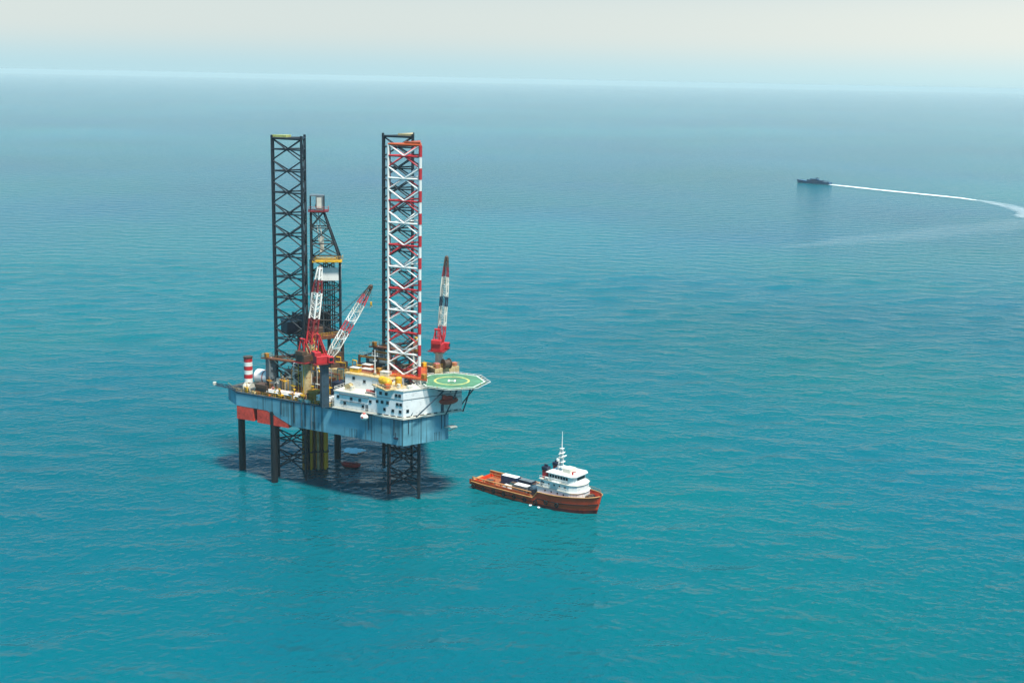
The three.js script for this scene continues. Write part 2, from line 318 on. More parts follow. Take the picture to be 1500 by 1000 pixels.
// jacking houses round the three legs
const LEGS = { bow: { x: -32.0, z: -384, top: 110 }, near: { x: -70.1, z: -400, top: 110.3 }, far: { x: -36.7, z: -414, top: 111 } };
const toUV = (x, z) => { const dx = x - O[0], dz = z - O[1]; return [dx * A[0] + dz * A[1], dx * T[0] + dz * T[1]]; };
const RAD = 6.45, chordSpots = [[RAD, 0], [-RAD / 2, -RAD * 0.866], [-RAD / 2, RAD * 0.866]];   // u, v of the chords round a leg's middle
for (const [k, lab, top] of [['bow', 'orange-brown jacking frame round the red and white leg', 39.5], ['near', 'brown jacking frame round the dark leg beside the derrick', 40], ['far', 'brown jacking frame round the dark leg behind the red and white leg', 41.5]]) {
  const L = LEGS[k], j = thing('jacking_frame', lab, 'jacking frame', [L.x, DECK, L.z], TH, 'jacking frames round the legs'), h = top - DECK, m = k === 'bow' ? M.orange : M.rust;
  chordSpots.forEach(([u, v], i) => {
    const s = 1.25;
    part(j, 'gear_tower', [slab(2.6, h - 0.4, 2.6, u * s, 0, -v * s), ...[0.2, 0.45, 0.7].map((t) => hcyl(0.55, 3.2, u * s, h * t, -v * s, 'x'))], i ? M.steel : M.offwhite);
    const [u2, v2] = chordSpots[(i + 1) % 3];
    for (const f of [0.2, 1]) part(j, 'brace', bar([u * s, h * (1 - f * 0.8), -v * s], [u2 * s, h * f, -v2 * s], 0.22), i ? M.steel : M.offwhite);
    part(j, 'platform', prism([[u * 1.05, -v * 1.05], [u * 1.75, -v * 1.75], [u2 * 1.75, -v2 * 1.75], [u2 * 1.05, -v2 * 1.05]], h - 0.4 + i * 0.003, h), m);
    part(j, 'guard_rail', rail([[u * 1.72, h, -v * 1.72], [u2 * 1.72, h, -v2 * 1.72]], 1.2, 2), i === 1 ? M.yellow : M.ochre);
    part(j, 'motor', [rbox(1.5, 1.5, 1.2, u * 1.45, h, -v * 1.45, 0.2)], i === 2 ? M.yellow : M.ochre);
  });
}
// the three lattice legs
function latticeLeg(key, label, painted) {
  const L = LEGS[key], g = thing('lattice_leg', label, 'rig leg', [L.x, 0, L.z], TH, 'lattice legs of the rig'), bay = 6.72, bottom = -3;
  const ch = chordSpots.map(([u, v]) => [u, -v]);
  const nB = Math.floor((L.top - bottom) / bay), y0 = L.top - nB * bay;
  ch.forEach(([x, z], i) => {
    if (painted) for (let b = 0; b < nB; b++) { const y = y0 + b * bay; const lowest = b === 0 ? bottom : y;
      const m1 = y < 26 ? M.legBlack : i === 1 ? M.paintWhite : (i === 0 ? (b % 1 === 0 ? M.crimson : M.paintWhite) : M.paintWhite);
      strut(g, 'chord', [x, lowest, z], [x, y + bay * 0.5, z], i ? 0.42 : 0.52, y < 26 ? M.legBlack : M.paintWhite); strut(g, 'chord', [x, y + bay * 0.5, z], [x, y + bay, z], i ? 0.42 : 0.56, m1); }
    else strut(g, 'chord', [x, bottom, z], [x, L.top + 1, z], 0.42, M.legBlack);
    // toothed rack plate along each chord
    const d = Math.hypot(x, z); part(g, 'rack', box(0.18, L.top - bottom, 0.62, x * (1 - 0.45 / d), (L.top + bottom) / 2, z * (1 - 0.45 / d), Math.atan2(x, z)), painted ? M.pink : M.black);
  });
  for (let b = 0; b < nB; b++) for (let i = 0; i < 3; i++) {
    const p = ch[i], q = ch[(i + 1) % 3], y = y0 + b * bay, mid = [(p[0] + q[0]) / 2, y + bay / 2, (p[1] + q[1]) / 2], under = y < 26;
    const even = b % 2 === 0;
    if (painted && !under) {
      const hm = even ? M.paintWhite : M.crimson;
      strut(g, 'brace', [p[0], y + bay / 2, p[1]], [q[0], y + bay / 2, q[1]], i ? 0.26 : 0.34, hm);
      for (const e of [p, q]) { strut(g, 'brace', [e[0], y + bay, e[1]], mid, i ? 0.22 : 0.3, i && !even ? M.crimson : M.paintWhite); strut(g, 'brace', [e[0], y, e[1]], mid, 0.22, i === 0 ? (even ? M.paintWhite : M.crimson) : M.crimson); }
    } else {
      const m = M.legBlack;
      strut(g, 'brace', [p[0], y + bay / 2, p[1]], [q[0], y + bay / 2, q[1]], 0.24, m);
      strut(g, 'brace', [p[0], y, p[1]], [q[0], y + bay, q[1]], 0.22, m); strut(g, 'brace', [q[0], y, q[1]], [p[0], y + bay, p[1]], 0.22, m);
    }
  }
  for (let i = 0; i < 3; i++) { const p = ch[i], q = ch[(i + 1) % 3]; strut(g, 'top_beam', [p[0], L.top, p[1]], [q[0], L.top, q[1]], 0.36, painted ? M.orange : M.legBlack); }
  const p = ch[1], q = ch[0];
  if (key === 'near') part(g, 'top_platform', [prism([p, [lerp(p[0], q[0], 0.5), lerp(p[1], q[1], 0.5)], [-1, 0], [p[0] + 1, p[1] - 2]], L.top + 0.4, L.top + 1.1)], M.paintYellow);
  else part(g, 'top_platform', [prism([[lerp(p[0], q[0], 0.5), lerp(p[1], q[1], 0.5)], q, ch[2], [0, -1]], L.top + 0.4, L.top + 1.0)], painted ? M.orange : M.cream);
  return g;
}
latticeLeg('near', 'dark lattice leg with a yellow platform on top, beside the derrick', false);
latticeLeg('far', 'dark lattice leg rising directly behind the red and white one', false);
latticeLeg('bow', 'red and white banded lattice leg beside the helideck', true);

// ---------------------------------------------------------------- accommodation
function windowPane(parent, x, y, z, ry, w = 0.75, h = 0.8) {
  const f = part(parent, 'window', [box(w + 0.2, h + 0.2, 0.14, 0, 0, 0)], M.steel); f.position.set(x, y, z); f.rotation.y = ry;
  part(f, 'pane', [box(w, h, 0.06, 0, 0, 0.09)], M.glass); return f;
}
{
  const ac = thing('accommodation_block', 'white three-storey accommodation block on the bow under the helideck', 'accommodation block', W(0, 0, DECK), TH);
  const plan = [[10.1, -6.1], [1.4, -11.0], [0.6, -7], [4.9, -3], [4.9, 14.6], [10.1, 14.6]].map(([u, v]) => uv(u, v));
  part(ac, 'wall', prism(plan, 0.9, 8.7), M.white);
  part(ac, 'deck_edge', prism([[10.5, -6.35], [1.2, -11.5], [0.6, -7], [4.9, -3], [4.9, 14.9], [10.5, 14.9]].map(([u, v]) => uv(u, v)), 0, 0.5), M.offwhite);
  for (let k = 0; k < 9; k++) part(ac, 'stanchion', slab(0.3, 0.4, 1.0, 10.15, 0.5, 5.6 - k * 2.4), M.offwhite);
  for (let k = 0; k < 5; k++) { const t = k / 4; part(ac, 'stanchion', slab(0.8, 0.4, 0.3, lerp(9.9, 1.6, t), 0.5, lerp(6.1, 10.9, t)), M.offwhite); }
  part(ac, 'shadow_gap_wall', prism([[9.8, -5.8], [1.4, -10.5], [0.8, -7], [5, -3], [5, 14.2], [9.8, 14.2]].map(([u, v]) => uv(u, v)), 0.5, 0.9), M.slate);  // dark slate stands in for the shade in the gap below the wall
  part(ac, 'roof', prism([[10.3, -6.2], [1.3, -11.3], [0.6, -7], [4.8, -2.9], [4.8, 14.8], [10.3, 14.8]].map(([u, v]) => uv(u, v)), 8.7, 8.95), M.offwhite);
  part(ac, 'belt_course', [bar([10.12, 6.1, 6.1], [1.4, 6.1, 11.05], 0.1, 4), bar([10.12, 6.1, 6.1], [10.12, 6.1, -14.6], 0.1, 4)], M.steel);
  part(ac, 'roof_rail', rail([[1.4, 8.95, 11.1], [10.2, 8.95, 6.1], [10.2, 8.95, -2]], 1.1, 1.6), M.paintWhite);
  const dx = -8.7, dz = 4.9, n = Math.hypot(dx, dz);
  const nrm = [dz / n, -dx / n], ry = Math.atan2(nrm[0], nrm[1]);
  for (const [t, y] of [[0.1, 2.4], [0.36, 2.4], [0.66, 2.4], [0.08, 4.6], [0.2, 4.6], [0.55, 4.6], [0.75, 4.6], [0.93, 4.6], [0.12, 7.3], [0.24, 7.3], [0.6, 7.3], [0.8, 7.3]]) windowPane(ac, 10.1 + dx * t + nrm[0] * 0.06, y, 6.1 + dz * t + nrm[1] * 0.06, ry);
  for (const [z, y] of [[4.6, 2.6], [-12.6, 3.2], [-10.6, 3.2]]) windowPane(ac, 10.16, y, z, Math.PI / 2);
  // door, ladder and side bay on the bow face
  part(ac, 'door', [slab(0.12, 2.1, 1, 10.16, 1, -7.6)], M.slate);
  part(ac, 'side_bay', [slab(1.0, 3.4, 5, 10.6, 1.6, -11.6)], M.paintWhite);
  part(ac, 'vent', slab(0.9, 1.4, 0.9, 6.4, 8.95, 5.6), M.offwhite); part(ac, 'vent', slab(1.6, 1.0, 1.2, 8.4, 8.95, 3), M.offwhite);

  // wing along the near side
  const wing = thing('deckhouse_wing', 'low white deckhouse along the near hull side with rails on its roof', 'deckhouse', alongSide(0, 0, DECK), TS);
  part(wing, 'wall', slab(15.6, 4.9, 8.5, -17.2, 0.9, -3.7), M.white);
  part(wing, 'walkway', slab(16.4, 0.3, 9.6, -17.2, 0.45, -3.5), M.offwhite);
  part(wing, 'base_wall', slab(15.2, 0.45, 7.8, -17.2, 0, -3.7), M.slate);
  part(wing, 'roof', slab(16, 0.2, 8.9, -17.2, 5.8, -3.7), M.offwhite);
  part(wing, 'roof_rail', rail([[-25, 6, -7.8], [-25, 6, 0.6], [-9.4, 6, 0.6]], 1.1, 1.7), M.paintWhite);
  part(wing, 'walkway_rail', rail([[-25.2, 0.75, 1.2], [-9, 0.75, 1.2]], 1.1, 1.8), M.offwhite);
  for (const [x, y] of [[-23.5, 4.2], [-21, 2.4], [-18.6, 4.1], [-15.4, 4.1], [-14.2, 2.2], [-11.5, 4.2]]) windowPane(wing, x, y, 0.58, 0);
  part(wing, 'door', slab(1, 2.1, 0.12, -12.8, 0.95, 0.56), M.steel);
  part(wing, 'pipe_run', [hcyl(0.16, 11, -17.5, 5.2, 0.75), hcyl(0.12, 9, -18, 3.2, 0.72)], M.steel);

  const up = thing('upper_deckhouse', 'plain white upper deckhouse with three windows behind the wing', 'deckhouse', alongSide(0, 0, DECK), TS);
  part(up, 'wall', slab(17, 10.3, 8, -16.2, 0, -8.9), M.white);
  part(up, 'roof', slab(17.6, 0.25, 8.6, -16.2, 10.3, -8.9), M.cream);
  for (const [x, y] of [[-21.4, 9.2], [-17.4, 8.6], [-11, 8.2]]) windowPane(up, x, y, -4.86, 0, 0.8, 0.8);
  part(up, 'roof_rail', rail([[-24.6, 10.55, -4.9], [-8, 10.55, -4.9], [-8, 10.55, -12]], 1.1, 1.8), M.yellow);
}
// ---------------------------------------------------------------- helideck
{
  const hd = thing('helideck', 'green octagonal helideck with white and yellow markings, jutting over the bow', 'helideck', [-18.4, 37.6, -380.4], 0);
  const oct = (r, off = 0) => Array.from({ length: 8 }, (_, i) => { const a = (i + off) * Math.PI / 4 + 0.03; return [Math.cos(a) * r, Math.sin(a) * r * 1.02]; });
  const ringShape = (pts, inner, y, h) => { const s = new THREE.Shape(pts.map(([x, z]) => new THREE.Vector2(x, -z))); s.holes.push(new THREE.Path(inner.map(([x, z]) => new THREE.Vector2(x, -z)))); const g = new THREE.ExtrudeGeometry(s, { depth: h, bevelEnabled: false, curveSegments: 48 }); g.rotateX(-Math.PI / 2); return g.translate(0, y, 0); };
  const circ = (r, n = 48) => Array.from({ length: n }, (_, i) => [Math.cos(i / n * 6.28319) * r, Math.sin(i / n * 6.28319) * r]);
  part(hd, 'deck', prism(oct(10.7), 0, 0.45), M.heli);
  part(hd, 'edge_line', ringShape(oct(10.45), oct(10.05), 0.452, 0.008), M.paintWhite);
  part(hd, 'landing_circle', ringShape(circ(5.6), circ(4.9), 0.452, 0.008), M.paintYellow);
  part(hd, 'letter_h', [box(0.5, 0.008, 2.6, -0.95, 0.458, 0), box(0.5, 0.008, 2.6, 0.95, 0.458, 0), box(1.4, 0.008, 0.55, 0, 0.458, 0)], M.paintWhite);
  const o1 = oct(10.75), o2 = oct(12.1);
  for (let i = 0; i < 8; i++) {
    const a = o1[i], b = o1[(i + 1) % 8], c = o2[(i + 1) % 8], d = o2[i];
    part(hd, 'safety_net', quads([[[a[0], 0.2, a[1]], [b[0], 0.2, b[1]], [c[0], 0.45, c[1]], [d[0], 0.45, d[1]]]]), M.net);
    part(hd, 'net_frame', [bar([d[0], 0.45, d[1]], [c[0], 0.45, c[1]], 0.06, 5), bar([a[0], 0.2, a[1]], [d[0], 0.45, d[1]], 0.05, 5), ...[0.25, 0.5, 0.75].map((t) => bar([lerp(a[0], b[0], t), 0.2, lerp(a[1], b[1], t)], [lerp(d[0], c[0], t), 0.45, lerp(d[1], c[1], t)], 0.04, 4))], M.paintWhite);
  }
  for (const z of [-7, -3.5, 0, 3.5, 7]) part(hd, 'support_beam', box(2 * Math.sqrt(100 - z * z) - 2, 0.6, 0.3, 0, -0.3, z), M.slate);
  for (const x of [-6, 0, 6]) part(hd, 'support_beam', box(0.3, 0.5, 2 * Math.sqrt(100 - x * x) - 3, x, -0.85, 0), M.slate);
  // raking struts back to the accommodation and hull
  for (const [p, q] of [[[-8, -0.8, 7], [-12, -8.6, 10.8]], [[-2, -0.8, 8], [-10.2, -8.5, 11]], [[2, -0.8, 6.5], [-1.5, -9, 4.9]], [[6, -0.8, 4], [3.6, -9, 1.2]], [[-8, -0.8, 1], [-9.5, -0.9, 2]], [[8, -0.8, -2], [2.4, -9, -5]]]) part(hd, 'strut', bar(p, q, 0.22), M.slate);
  for (const [x, z] of [[-4.5, 5.5], [1.5, 2.2], [-6, 1]]) part(hd, 'post', cyl(0.22, 1.4, x, -1.6, z, 8), M.steel);
  part(hd, 'access_stair', [bar([-10.4, 0.3, 3], [-13.8, -1.6, 4.4], 0.12), bar([-10.8, 0.3, 4], [-14.2, -1.6, 5.4], 0.12)], M.paintWhite);
  for (let i = 0; i < 8; i++) { const [x, z] = oct(10.6, 0.5)[i]; part(hd, 'perimeter_lamp', cyl(0.12, 0.25, x * 0.93, 0.45, z * 0.93, 6), M.yellow); }
  const lb = thing('enclosed_lifeboat', 'dark red enclosed lifeboat hung under the helideck', 'lifeboat', W(12.2, 8.6, 31.9), TH + Math.PI / 2, 'lifeboats on the rig');
  const hull = (m, s) => { const g = new THREE.SphereGeometry(1, 20, 14); g.scale(3.6, 1.15, 1.25); const p = g.attributes.position; for (let i = 0; i < p.count; i++) { const x = p.getX(i), f = Math.pow(Math.min(1, Math.abs(x) / 3.6), 3); p.setX(i, x * (1 - 0.08 * f)); p.setZ(i, p.getZ(i) * (1.12 - 0.1 * f)); if (p.getY(i) > 0.6) p.setY(i, 0.6 + (p.getY(i) - 0.6) * 0.75); } g.computeVertexNormals(); return g; };
  part(lb, 'hull', hull().translate(0, 1.2, 0), M.ratRed);
  part(lb, 'canopy', [rbox(3.4, 0.9, 1.7, -0.3, 1.75, 0, 0.3), rbox(1.1, 0.6, 1.1, -1.6, 2.5, 0, 0.2)], M.red);
  part(lb, 'fender', bar([-3.3, 1.25, -1.25], [3.3, 1.25, -1.25], 0.1), M.white);
  for (const x of [-2.4, 2.4]) part(lb, 'davit', [bar([x, 2, 0], [x, 4.9, 0.2], 0.1), bar([x, 4.4, 0], [x, 4.2, -2.1], 0.14)], M.slate);
}
// ---------------------------------------------------------------- derrick, drill floor and cantilever
{
  const sub = thing('drill_floor', 'dark drill floor and substructure under the derrick', 'drill floor', W(-42, -8.5, DECK), TH);
  for (const z of [-5.5, 5.5]) part(sub, 'cantilever_beam', [slab(24, 6, 0.8, 2, 0, z), slab(24, 0.4, 1.8, 2, 6, z), slab(24, 0.4, 1.8, 2, 0, z)], M.slate);
  for (const [x, z] of [[-5, -5.5], [-5, 5.5], [5, -5.5], [5, 5.5]]) part(sub, 'column', slab(0.9, 10.6, 0.9, x, 6.4, z), M.brown);
  for (const [p, q] of [[[-5, 6.4, 5.5], [5, 17, 5.5]], [[5, 6.4, 5.5], [-5, 17, 5.5]], [[5, 6.4, -5.5], [5, 17, 5.5]], [[5, 6.4, 5.5], [5, 17, -5.5]]]) part(sub, 'brace', bar(p, q, 0.28), M.brown);
  part(sub, 'floor_slab', slab(14, 0.9, 14, 0, 17, 0), M.rust);
  part(sub, 'wind_wall', [slab(0.2, 5.5, 14, -6.8, 17.9, 0), slab(8, 6.5, 0.2, -3, 17.9, 6.9)], M.navy);
  part(sub, 'doghouse', slab(5, 4, 4, -4, 17.9, 9.2), M.navy);
  part(sub, 'doghouse_roof', slab(5.4, 0.3, 4.4, -4, 21.9, 9.2), M.slate);
  part(sub, 'drawworks', [rbox(4, 3, 4, 3.8, 17.9, 3.6, 0.3), hcyl(1.1, 4.6, 3.8, 19.8, 3.6, 'z')], M.brown);
  part(sub, 'guard_rail', rail([[7, 17.9, -7], [7, 17.9, 7], [-1, 17.9, 7]], 1.2, 2), M.yellow);
  part(sub, 'stair', [bar([7, 17.9, 6], [14, 8, 6], 0.25), bar([7, 17.9, 7.1], [14, 8, 7.1], 0.25)], M.yellow);
  part(sub, 'mud_tank', [slab(6, 4, 6, 11, 6.4, 0), slab(5, 3, 4, 10, 10.4, 0)], M.brown);
  part(sub, 'blowout_stack', [cyl(1.2, 4, 0, 9, 0), cyl(1.7, 1, 0, 10.5, 0), cyl(0.6, 5, 0, 12, 0)], M.yellow);

  const d = thing('drilling_derrick', 'dark lattice derrick with a boxed crown, white wind wall and yellow board', 'derrick', [-61.6, 46.4, -410.5], 0.12);
  const B = 4.6, y1 = 25, y2 = 40, tx = -2.6, th = 2.1, corner = [[-1, -1], [1, -1], [1, 1], [-1, 1]];
  const at = (c, y) => { if (y <= y1) return [c[0] * B, y, c[1] * B]; const t = (y - y1) / (y2 - y1); return [lerp(c[0] * B, tx + c[0] * th, t), y, lerp(c[1] * B, c[1] * th, t)]; };
  for (const c of corner) { strut(d, 'corner_leg', at(c, 0), at(c, y1), 0.38, M.black); strut(d, 'corner_leg', at(c, y1), at(c, y2), 0.32, M.black); }
  const lev = [0, 5, 10, 15, 20, 25, 30, 35, 40];
  for (let i = 0; i + 1 < lev.length; i++) for (let k = 0; k < 4; k++) {
    const a = corner[k], b = corner[(k + 1) % 4];
    strut(d, 'girt', at(a, lev[i + 1]), at(b, lev[i + 1]), 0.2, M.black); strut(d, 'brace', at(a, lev[i]), at(b, lev[i + 1]), 0.17, M.black); strut(d, 'brace', at(b, lev[i]), at(a, lev[i + 1]), 0.17, M.black);
  }
  part(d, 'crown_box', [slab(4.6, 0.3, 4.6, tx, 45.2, 0), slab(0.18, 4.6, 4.4, tx + 2.2, 40.7, 0), slab(2.6, 4.6, 0.18, tx + 0.9, 40.7, 2.2)], M.steel);
  part(d, 'crown_panel', slab(1.5, 3.4, 0.1, tx + 0.7, 41.4, 2.36), M.offwhite);
  for (const [x, z] of corner) strut(d, 'crown_post', [tx + x * 2.2, 40.5, z * 2.2], [tx + x * 2.2, 45.2, z * 2.2], 0.16, M.black);
  part(d, 'crown_platform', [slab(6.6, 0.35, 6.2, tx + 0.4, 40.2, 0)], M.redDark);
  part(d, 'crown_rail', rail([[tx - 2.8, 40.5, 3], [tx + 3.6, 40.5, 3], [tx + 3.6, 40.5, -3]], 1.3, 1.5), M.pink);
  part(d, 'crown_sheaves', [hcyl(1, 2, tx + 0.3, 42, 0, 'z')], M.orange);
  part(d, 'racking_board', [slab(8.4, 0.5, 3.4, 1.2, y1 - 0.6, 5.2), slab(9.6, 0.3, 9.6, 0, y1 - 1, 0)], M.yellow);
  part(d, 'board_rail', rail([[-3, y1, 6.8], [5.6, y1, 6.8], [5.6, y1, 2]], 1.3, 1.6), M.yellow);
  part(d, 'wind_wall', [slab(6.6, 4.2, 0.25, 0.9, y1 - 6.8, 5.1)], M.paintWhite, 'bright white wind wall');
  part(d, 'wind_wall', [slab(0.25, 4.2, 6.4, 4.9, y1 - 6.8, 1.6)], M.offwhite);
  part(d, 'top_drive', [rbox(1.3, 5, 1.3, -1.2, 27, 1.2, 0.15), bar([-1.2, 32, 1.2], [tx + 0.2, 41, 0.3], 0.18), bar([-2, 30, 2], [tx - 0.5, 40, 1.4], 0.14)], M.offwhite);
  for (let i = 0; i < 26; i++) { const x = -1.6 + (i % 7) * 0.72, z = -2.6 + Math.floor(i / 7) * 1.5; strut(d, 'drill_pipe', [x, 0, z], [x * 0.95, 22 + (i * 7 % 4) * 0.4, z * 0.9], 0.17, i % 5 === 2 ? M.steel : M.black); }
  part(d, 'standpipe', bar([B + 0.3, 0, B + 0.3], [B + 0.3, 24, B + 0.3], 0.14), M.slate);
  part(d, 'ladder_cage', [bar([-B - 0.2, 0, B], [-B - 0.2, 25, B], 0.35, 8)], M.slate);
}
// conductors under the drill floor
{
  const c = thing('conductor_pipe_bundle', 'bundle of yellow and brown conductor pipes standing in the water under the hull', 'conductor pipes', [-65.4, 0, -407.5], 0.25);
  const r = rng(4);
  for (let i = 0; i < 14; i++) { const row = i % 2, x = -3.9 + i * 0.6, z = row ? -0.9 : 0.7, rad = 0.4 + 0.14 * r(); part(c, 'pipe', cyl(rad, 30, x, -3, z, 12), i < 5 ? (i % 3 === 1 ? M.gold : M.ochre) : (i === 6 || i === 10 ? M.rust : i === 8 ? M.cream : M.gold)); }
  for (const y of [6, 16]) part(c, 'guide_frame', [slab(9, 0.4, 2.6, 0, y, 0)], M.rust);
}
// ---------------------------------------------------------------- pedestal cranes
function crane(label, o) {
  const HM = o.house ?? M.crimson, g = thing('pedestal_crane', label, 'crane', o.at, 0, 'pedestal cranes on the rig');
  const ph = o.ped;
  if (o.square) part(g, 'pedestal', [slab(2.3, ph, 2.3, 0, 0, 0, 0.4), slab(2.9, 0.5, 2.9, 0, ph - 0.5, 0, 0.4)], o.pedMat); else part(g, 'pedestal', [cyl(1.5, ph, 0, 0, 0, 18, 1.25), cyl(1.9, 0.5, 0, ph - 0.5, 0, 18)], o.pedMat);
  const dir = new THREE.Vector3(...o.boom), L = dir.length(); const az = Math.atan2(-dir.z, dir.x);
  const top = new THREE.Group(); void top;
  const R = (x, y, z) => { const c = Math.cos(az), s = Math.sin(az); return [x * c + z * s, y, -x * s + z * c]; };
  const rot = (gs) => [gs].flat(3).map((q) => q.rotateY(az));
  part(g, 'slew_ring', cyl(1.9, 0.7, 0, ph, 0, 20), M.black);
  part(g, 'machinery_house', rot([rbox(4.6, 2.4, 3.6, -0.9, ph + 0.7, 0, 0.25), rbox(2.2, 1.4, 3.2, -2.6, ph + 3, 0, 0.2)]), HM);
  const cab = part(g, 'cab', rot([rbox(1.7, 2, 1.5, 1.2, ph + 0.9, 2.2, 0.15)]), o.cabMat ?? M.crimson);
  part(cab, 'cab_window', rot([slab(0.08, 1, 1.1, 2.08, ph + 1.6, 2.2), slab(1.2, 1, 0.08, 1.2, ph + 1.6, 2.98)]), M.glass);
  part(g, 'walkway', rot([slab(6.4, 0.2, 5.4, -0.7, ph + 0.55, 0)]), M.redDark);
  const fy = ph + o.gantry;
  part(g, 'gantry', rot([bar([0.6, ph + 2.6, 1.3], [-1.8, fy, 0.7], 0.24), bar([0.6, ph + 2.6, -1.3], [-1.8, fy, -0.7], 0.24), bar([-2.8, ph + 2.6, 1.3], [-1.8, fy, 0.7], 0.2), bar([-2.8, ph + 2.6, -1.3], [-1.8, fy, -0.7], 0.2), bar([-1.8, fy, -1], [-1.8, fy, 1], 0.35), bar([-0.6, (ph + 2.6 + fy) / 2, 1], [-0.6, (ph + 2.6 + fy) / 2, -1], 0.16)]), M.crimson);
  // boom: sections in alternating colours, four chords and lacing
  const foot = new THREE.Vector3(...R(1.4, ph + 1.6, 0)), ax = dir.clone().normalize(), side = new THREE.Vector3(...R(0, 0, 1)), upn = new THREE.Vector3().crossVectors(side, ax).normalize();
  const P = (t, s, u) => { const w = o.wide * (t < 0.12 ? 0.45 + t / 0.12 * 0.55 : t > 0.7 ? 1 - (t - 0.7) / 0.3 * 0.62 : 1); const q = foot.clone().addScaledVector(ax, L * t).addScaledVector(side, s * w / 2).addScaledVector(upn, u * w / 2); return [q.x, q.y, q.z]; };
  const n = o.colors.length;
  o.colors.forEach((cm, i) => {
    const t0 = i / n, t1 = (i + 1) / n, gs = [], m = Math.max(2, Math.round(L / n / 1.6));
    for (const [s, u] of [[-1, -1], [1, -1], [1, 1], [-1, 1]]) gs.push(bar(P(t0, s, u), P(t1, s, u), o.chord ?? 0.17, 6));
    for (let k = 0; k < m; k++) { const a = lerp(t0, t1, k / m), b = lerp(t0, t1, (k + 1) / m), f = k % 2 ? 1 : -1;
      for (const u of [-1, 1]) gs.push(bar(P(a, -f, u), P(b, f, u), 0.1, 5), bar(P(b, -1, u), P(b, 1, u), 0.09, 5));
      for (const s of [-1, 1]) gs.push(bar(P(a, s, -f), P(b, s, f), 0.1, 5)); }
    part(g, 'boom_section', gs, cm);
  });
  const tip = P(1, 0, 0);
  part(g, 'boom_head', [new THREE.SphereGeometry(0.6, 10, 8).translate(...tip), bar(P(0.97, -1.6, 0), P(0.97, 1.6, 0), 0.25)], M.brown);
  const fp = R(-1.8, fy, 0);
  part(g, 'pendant_line', [bar([fp[0], fp[1], fp[2]], P(0.98, -0.7, 1), 0.05, 4), bar([fp[0], fp[1], fp[2]], P(0.98, 0.7, 1), 0.05, 4)], M.black);
  const hk = o.hook ?? 8;
  part(g, 'hoist_line', bar(tip, [tip[0], tip[1] - hk, tip[2]], 0.05, 4), M.black);
  part(g, 'hook_block', [rbox(0.6, 1.1, 0.5, tip[0], tip[1] - hk - 1, tip[2], 0.12), new THREE.TorusGeometry(0.32, 0.1, 6, 12, 4.6).translate(tip[0], tip[1] - hk - 1.4, tip[2])], M.yellow);
  return g;
}
const wh = M.offwhite, cr = M.crimson, pw = M.paintWhite;
crane('crane on a blue-grey pedestal with its white lattice boom leaning right', { at: [-58.1, DECK, -381.6], ped: 13.6, square: true, pedMat: M.slate, boom: [12.5, 22, -7], gantry: 9.5, wide: 2.2, colors: [wh, wh, pw, cr, pw, wh, cr, M.brown], hook: 5 });
crane('crane with a nearly upright red and white boom in front of the derrick', { at: [-65.3, DECK, -392.4], ped: 11.5, square: false, pedMat: M.cream, boom: [2.9, 28.5, -4.5], gantry: 8, wide: 2.2, colors: [M.cream, cr, M.redDark, pw, pw, M.redDark, pw], cabMat: M.ochre, house: M.brown, hook: 6, chord: 0.3 });
crane('crane behind the helideck with a tall red and grey boom', { at: [-23.3, DECK, -396], ped: 15.3, square: false, pedMat: M.offwhite, boom: [1.4, 28, -5], gantry: 7.5, wide: 1.9, colors: [cr, cr, wh, wh, M.navy, wh, wh, M.redDark, M.brown], hook: 7, chord: 0.22 });

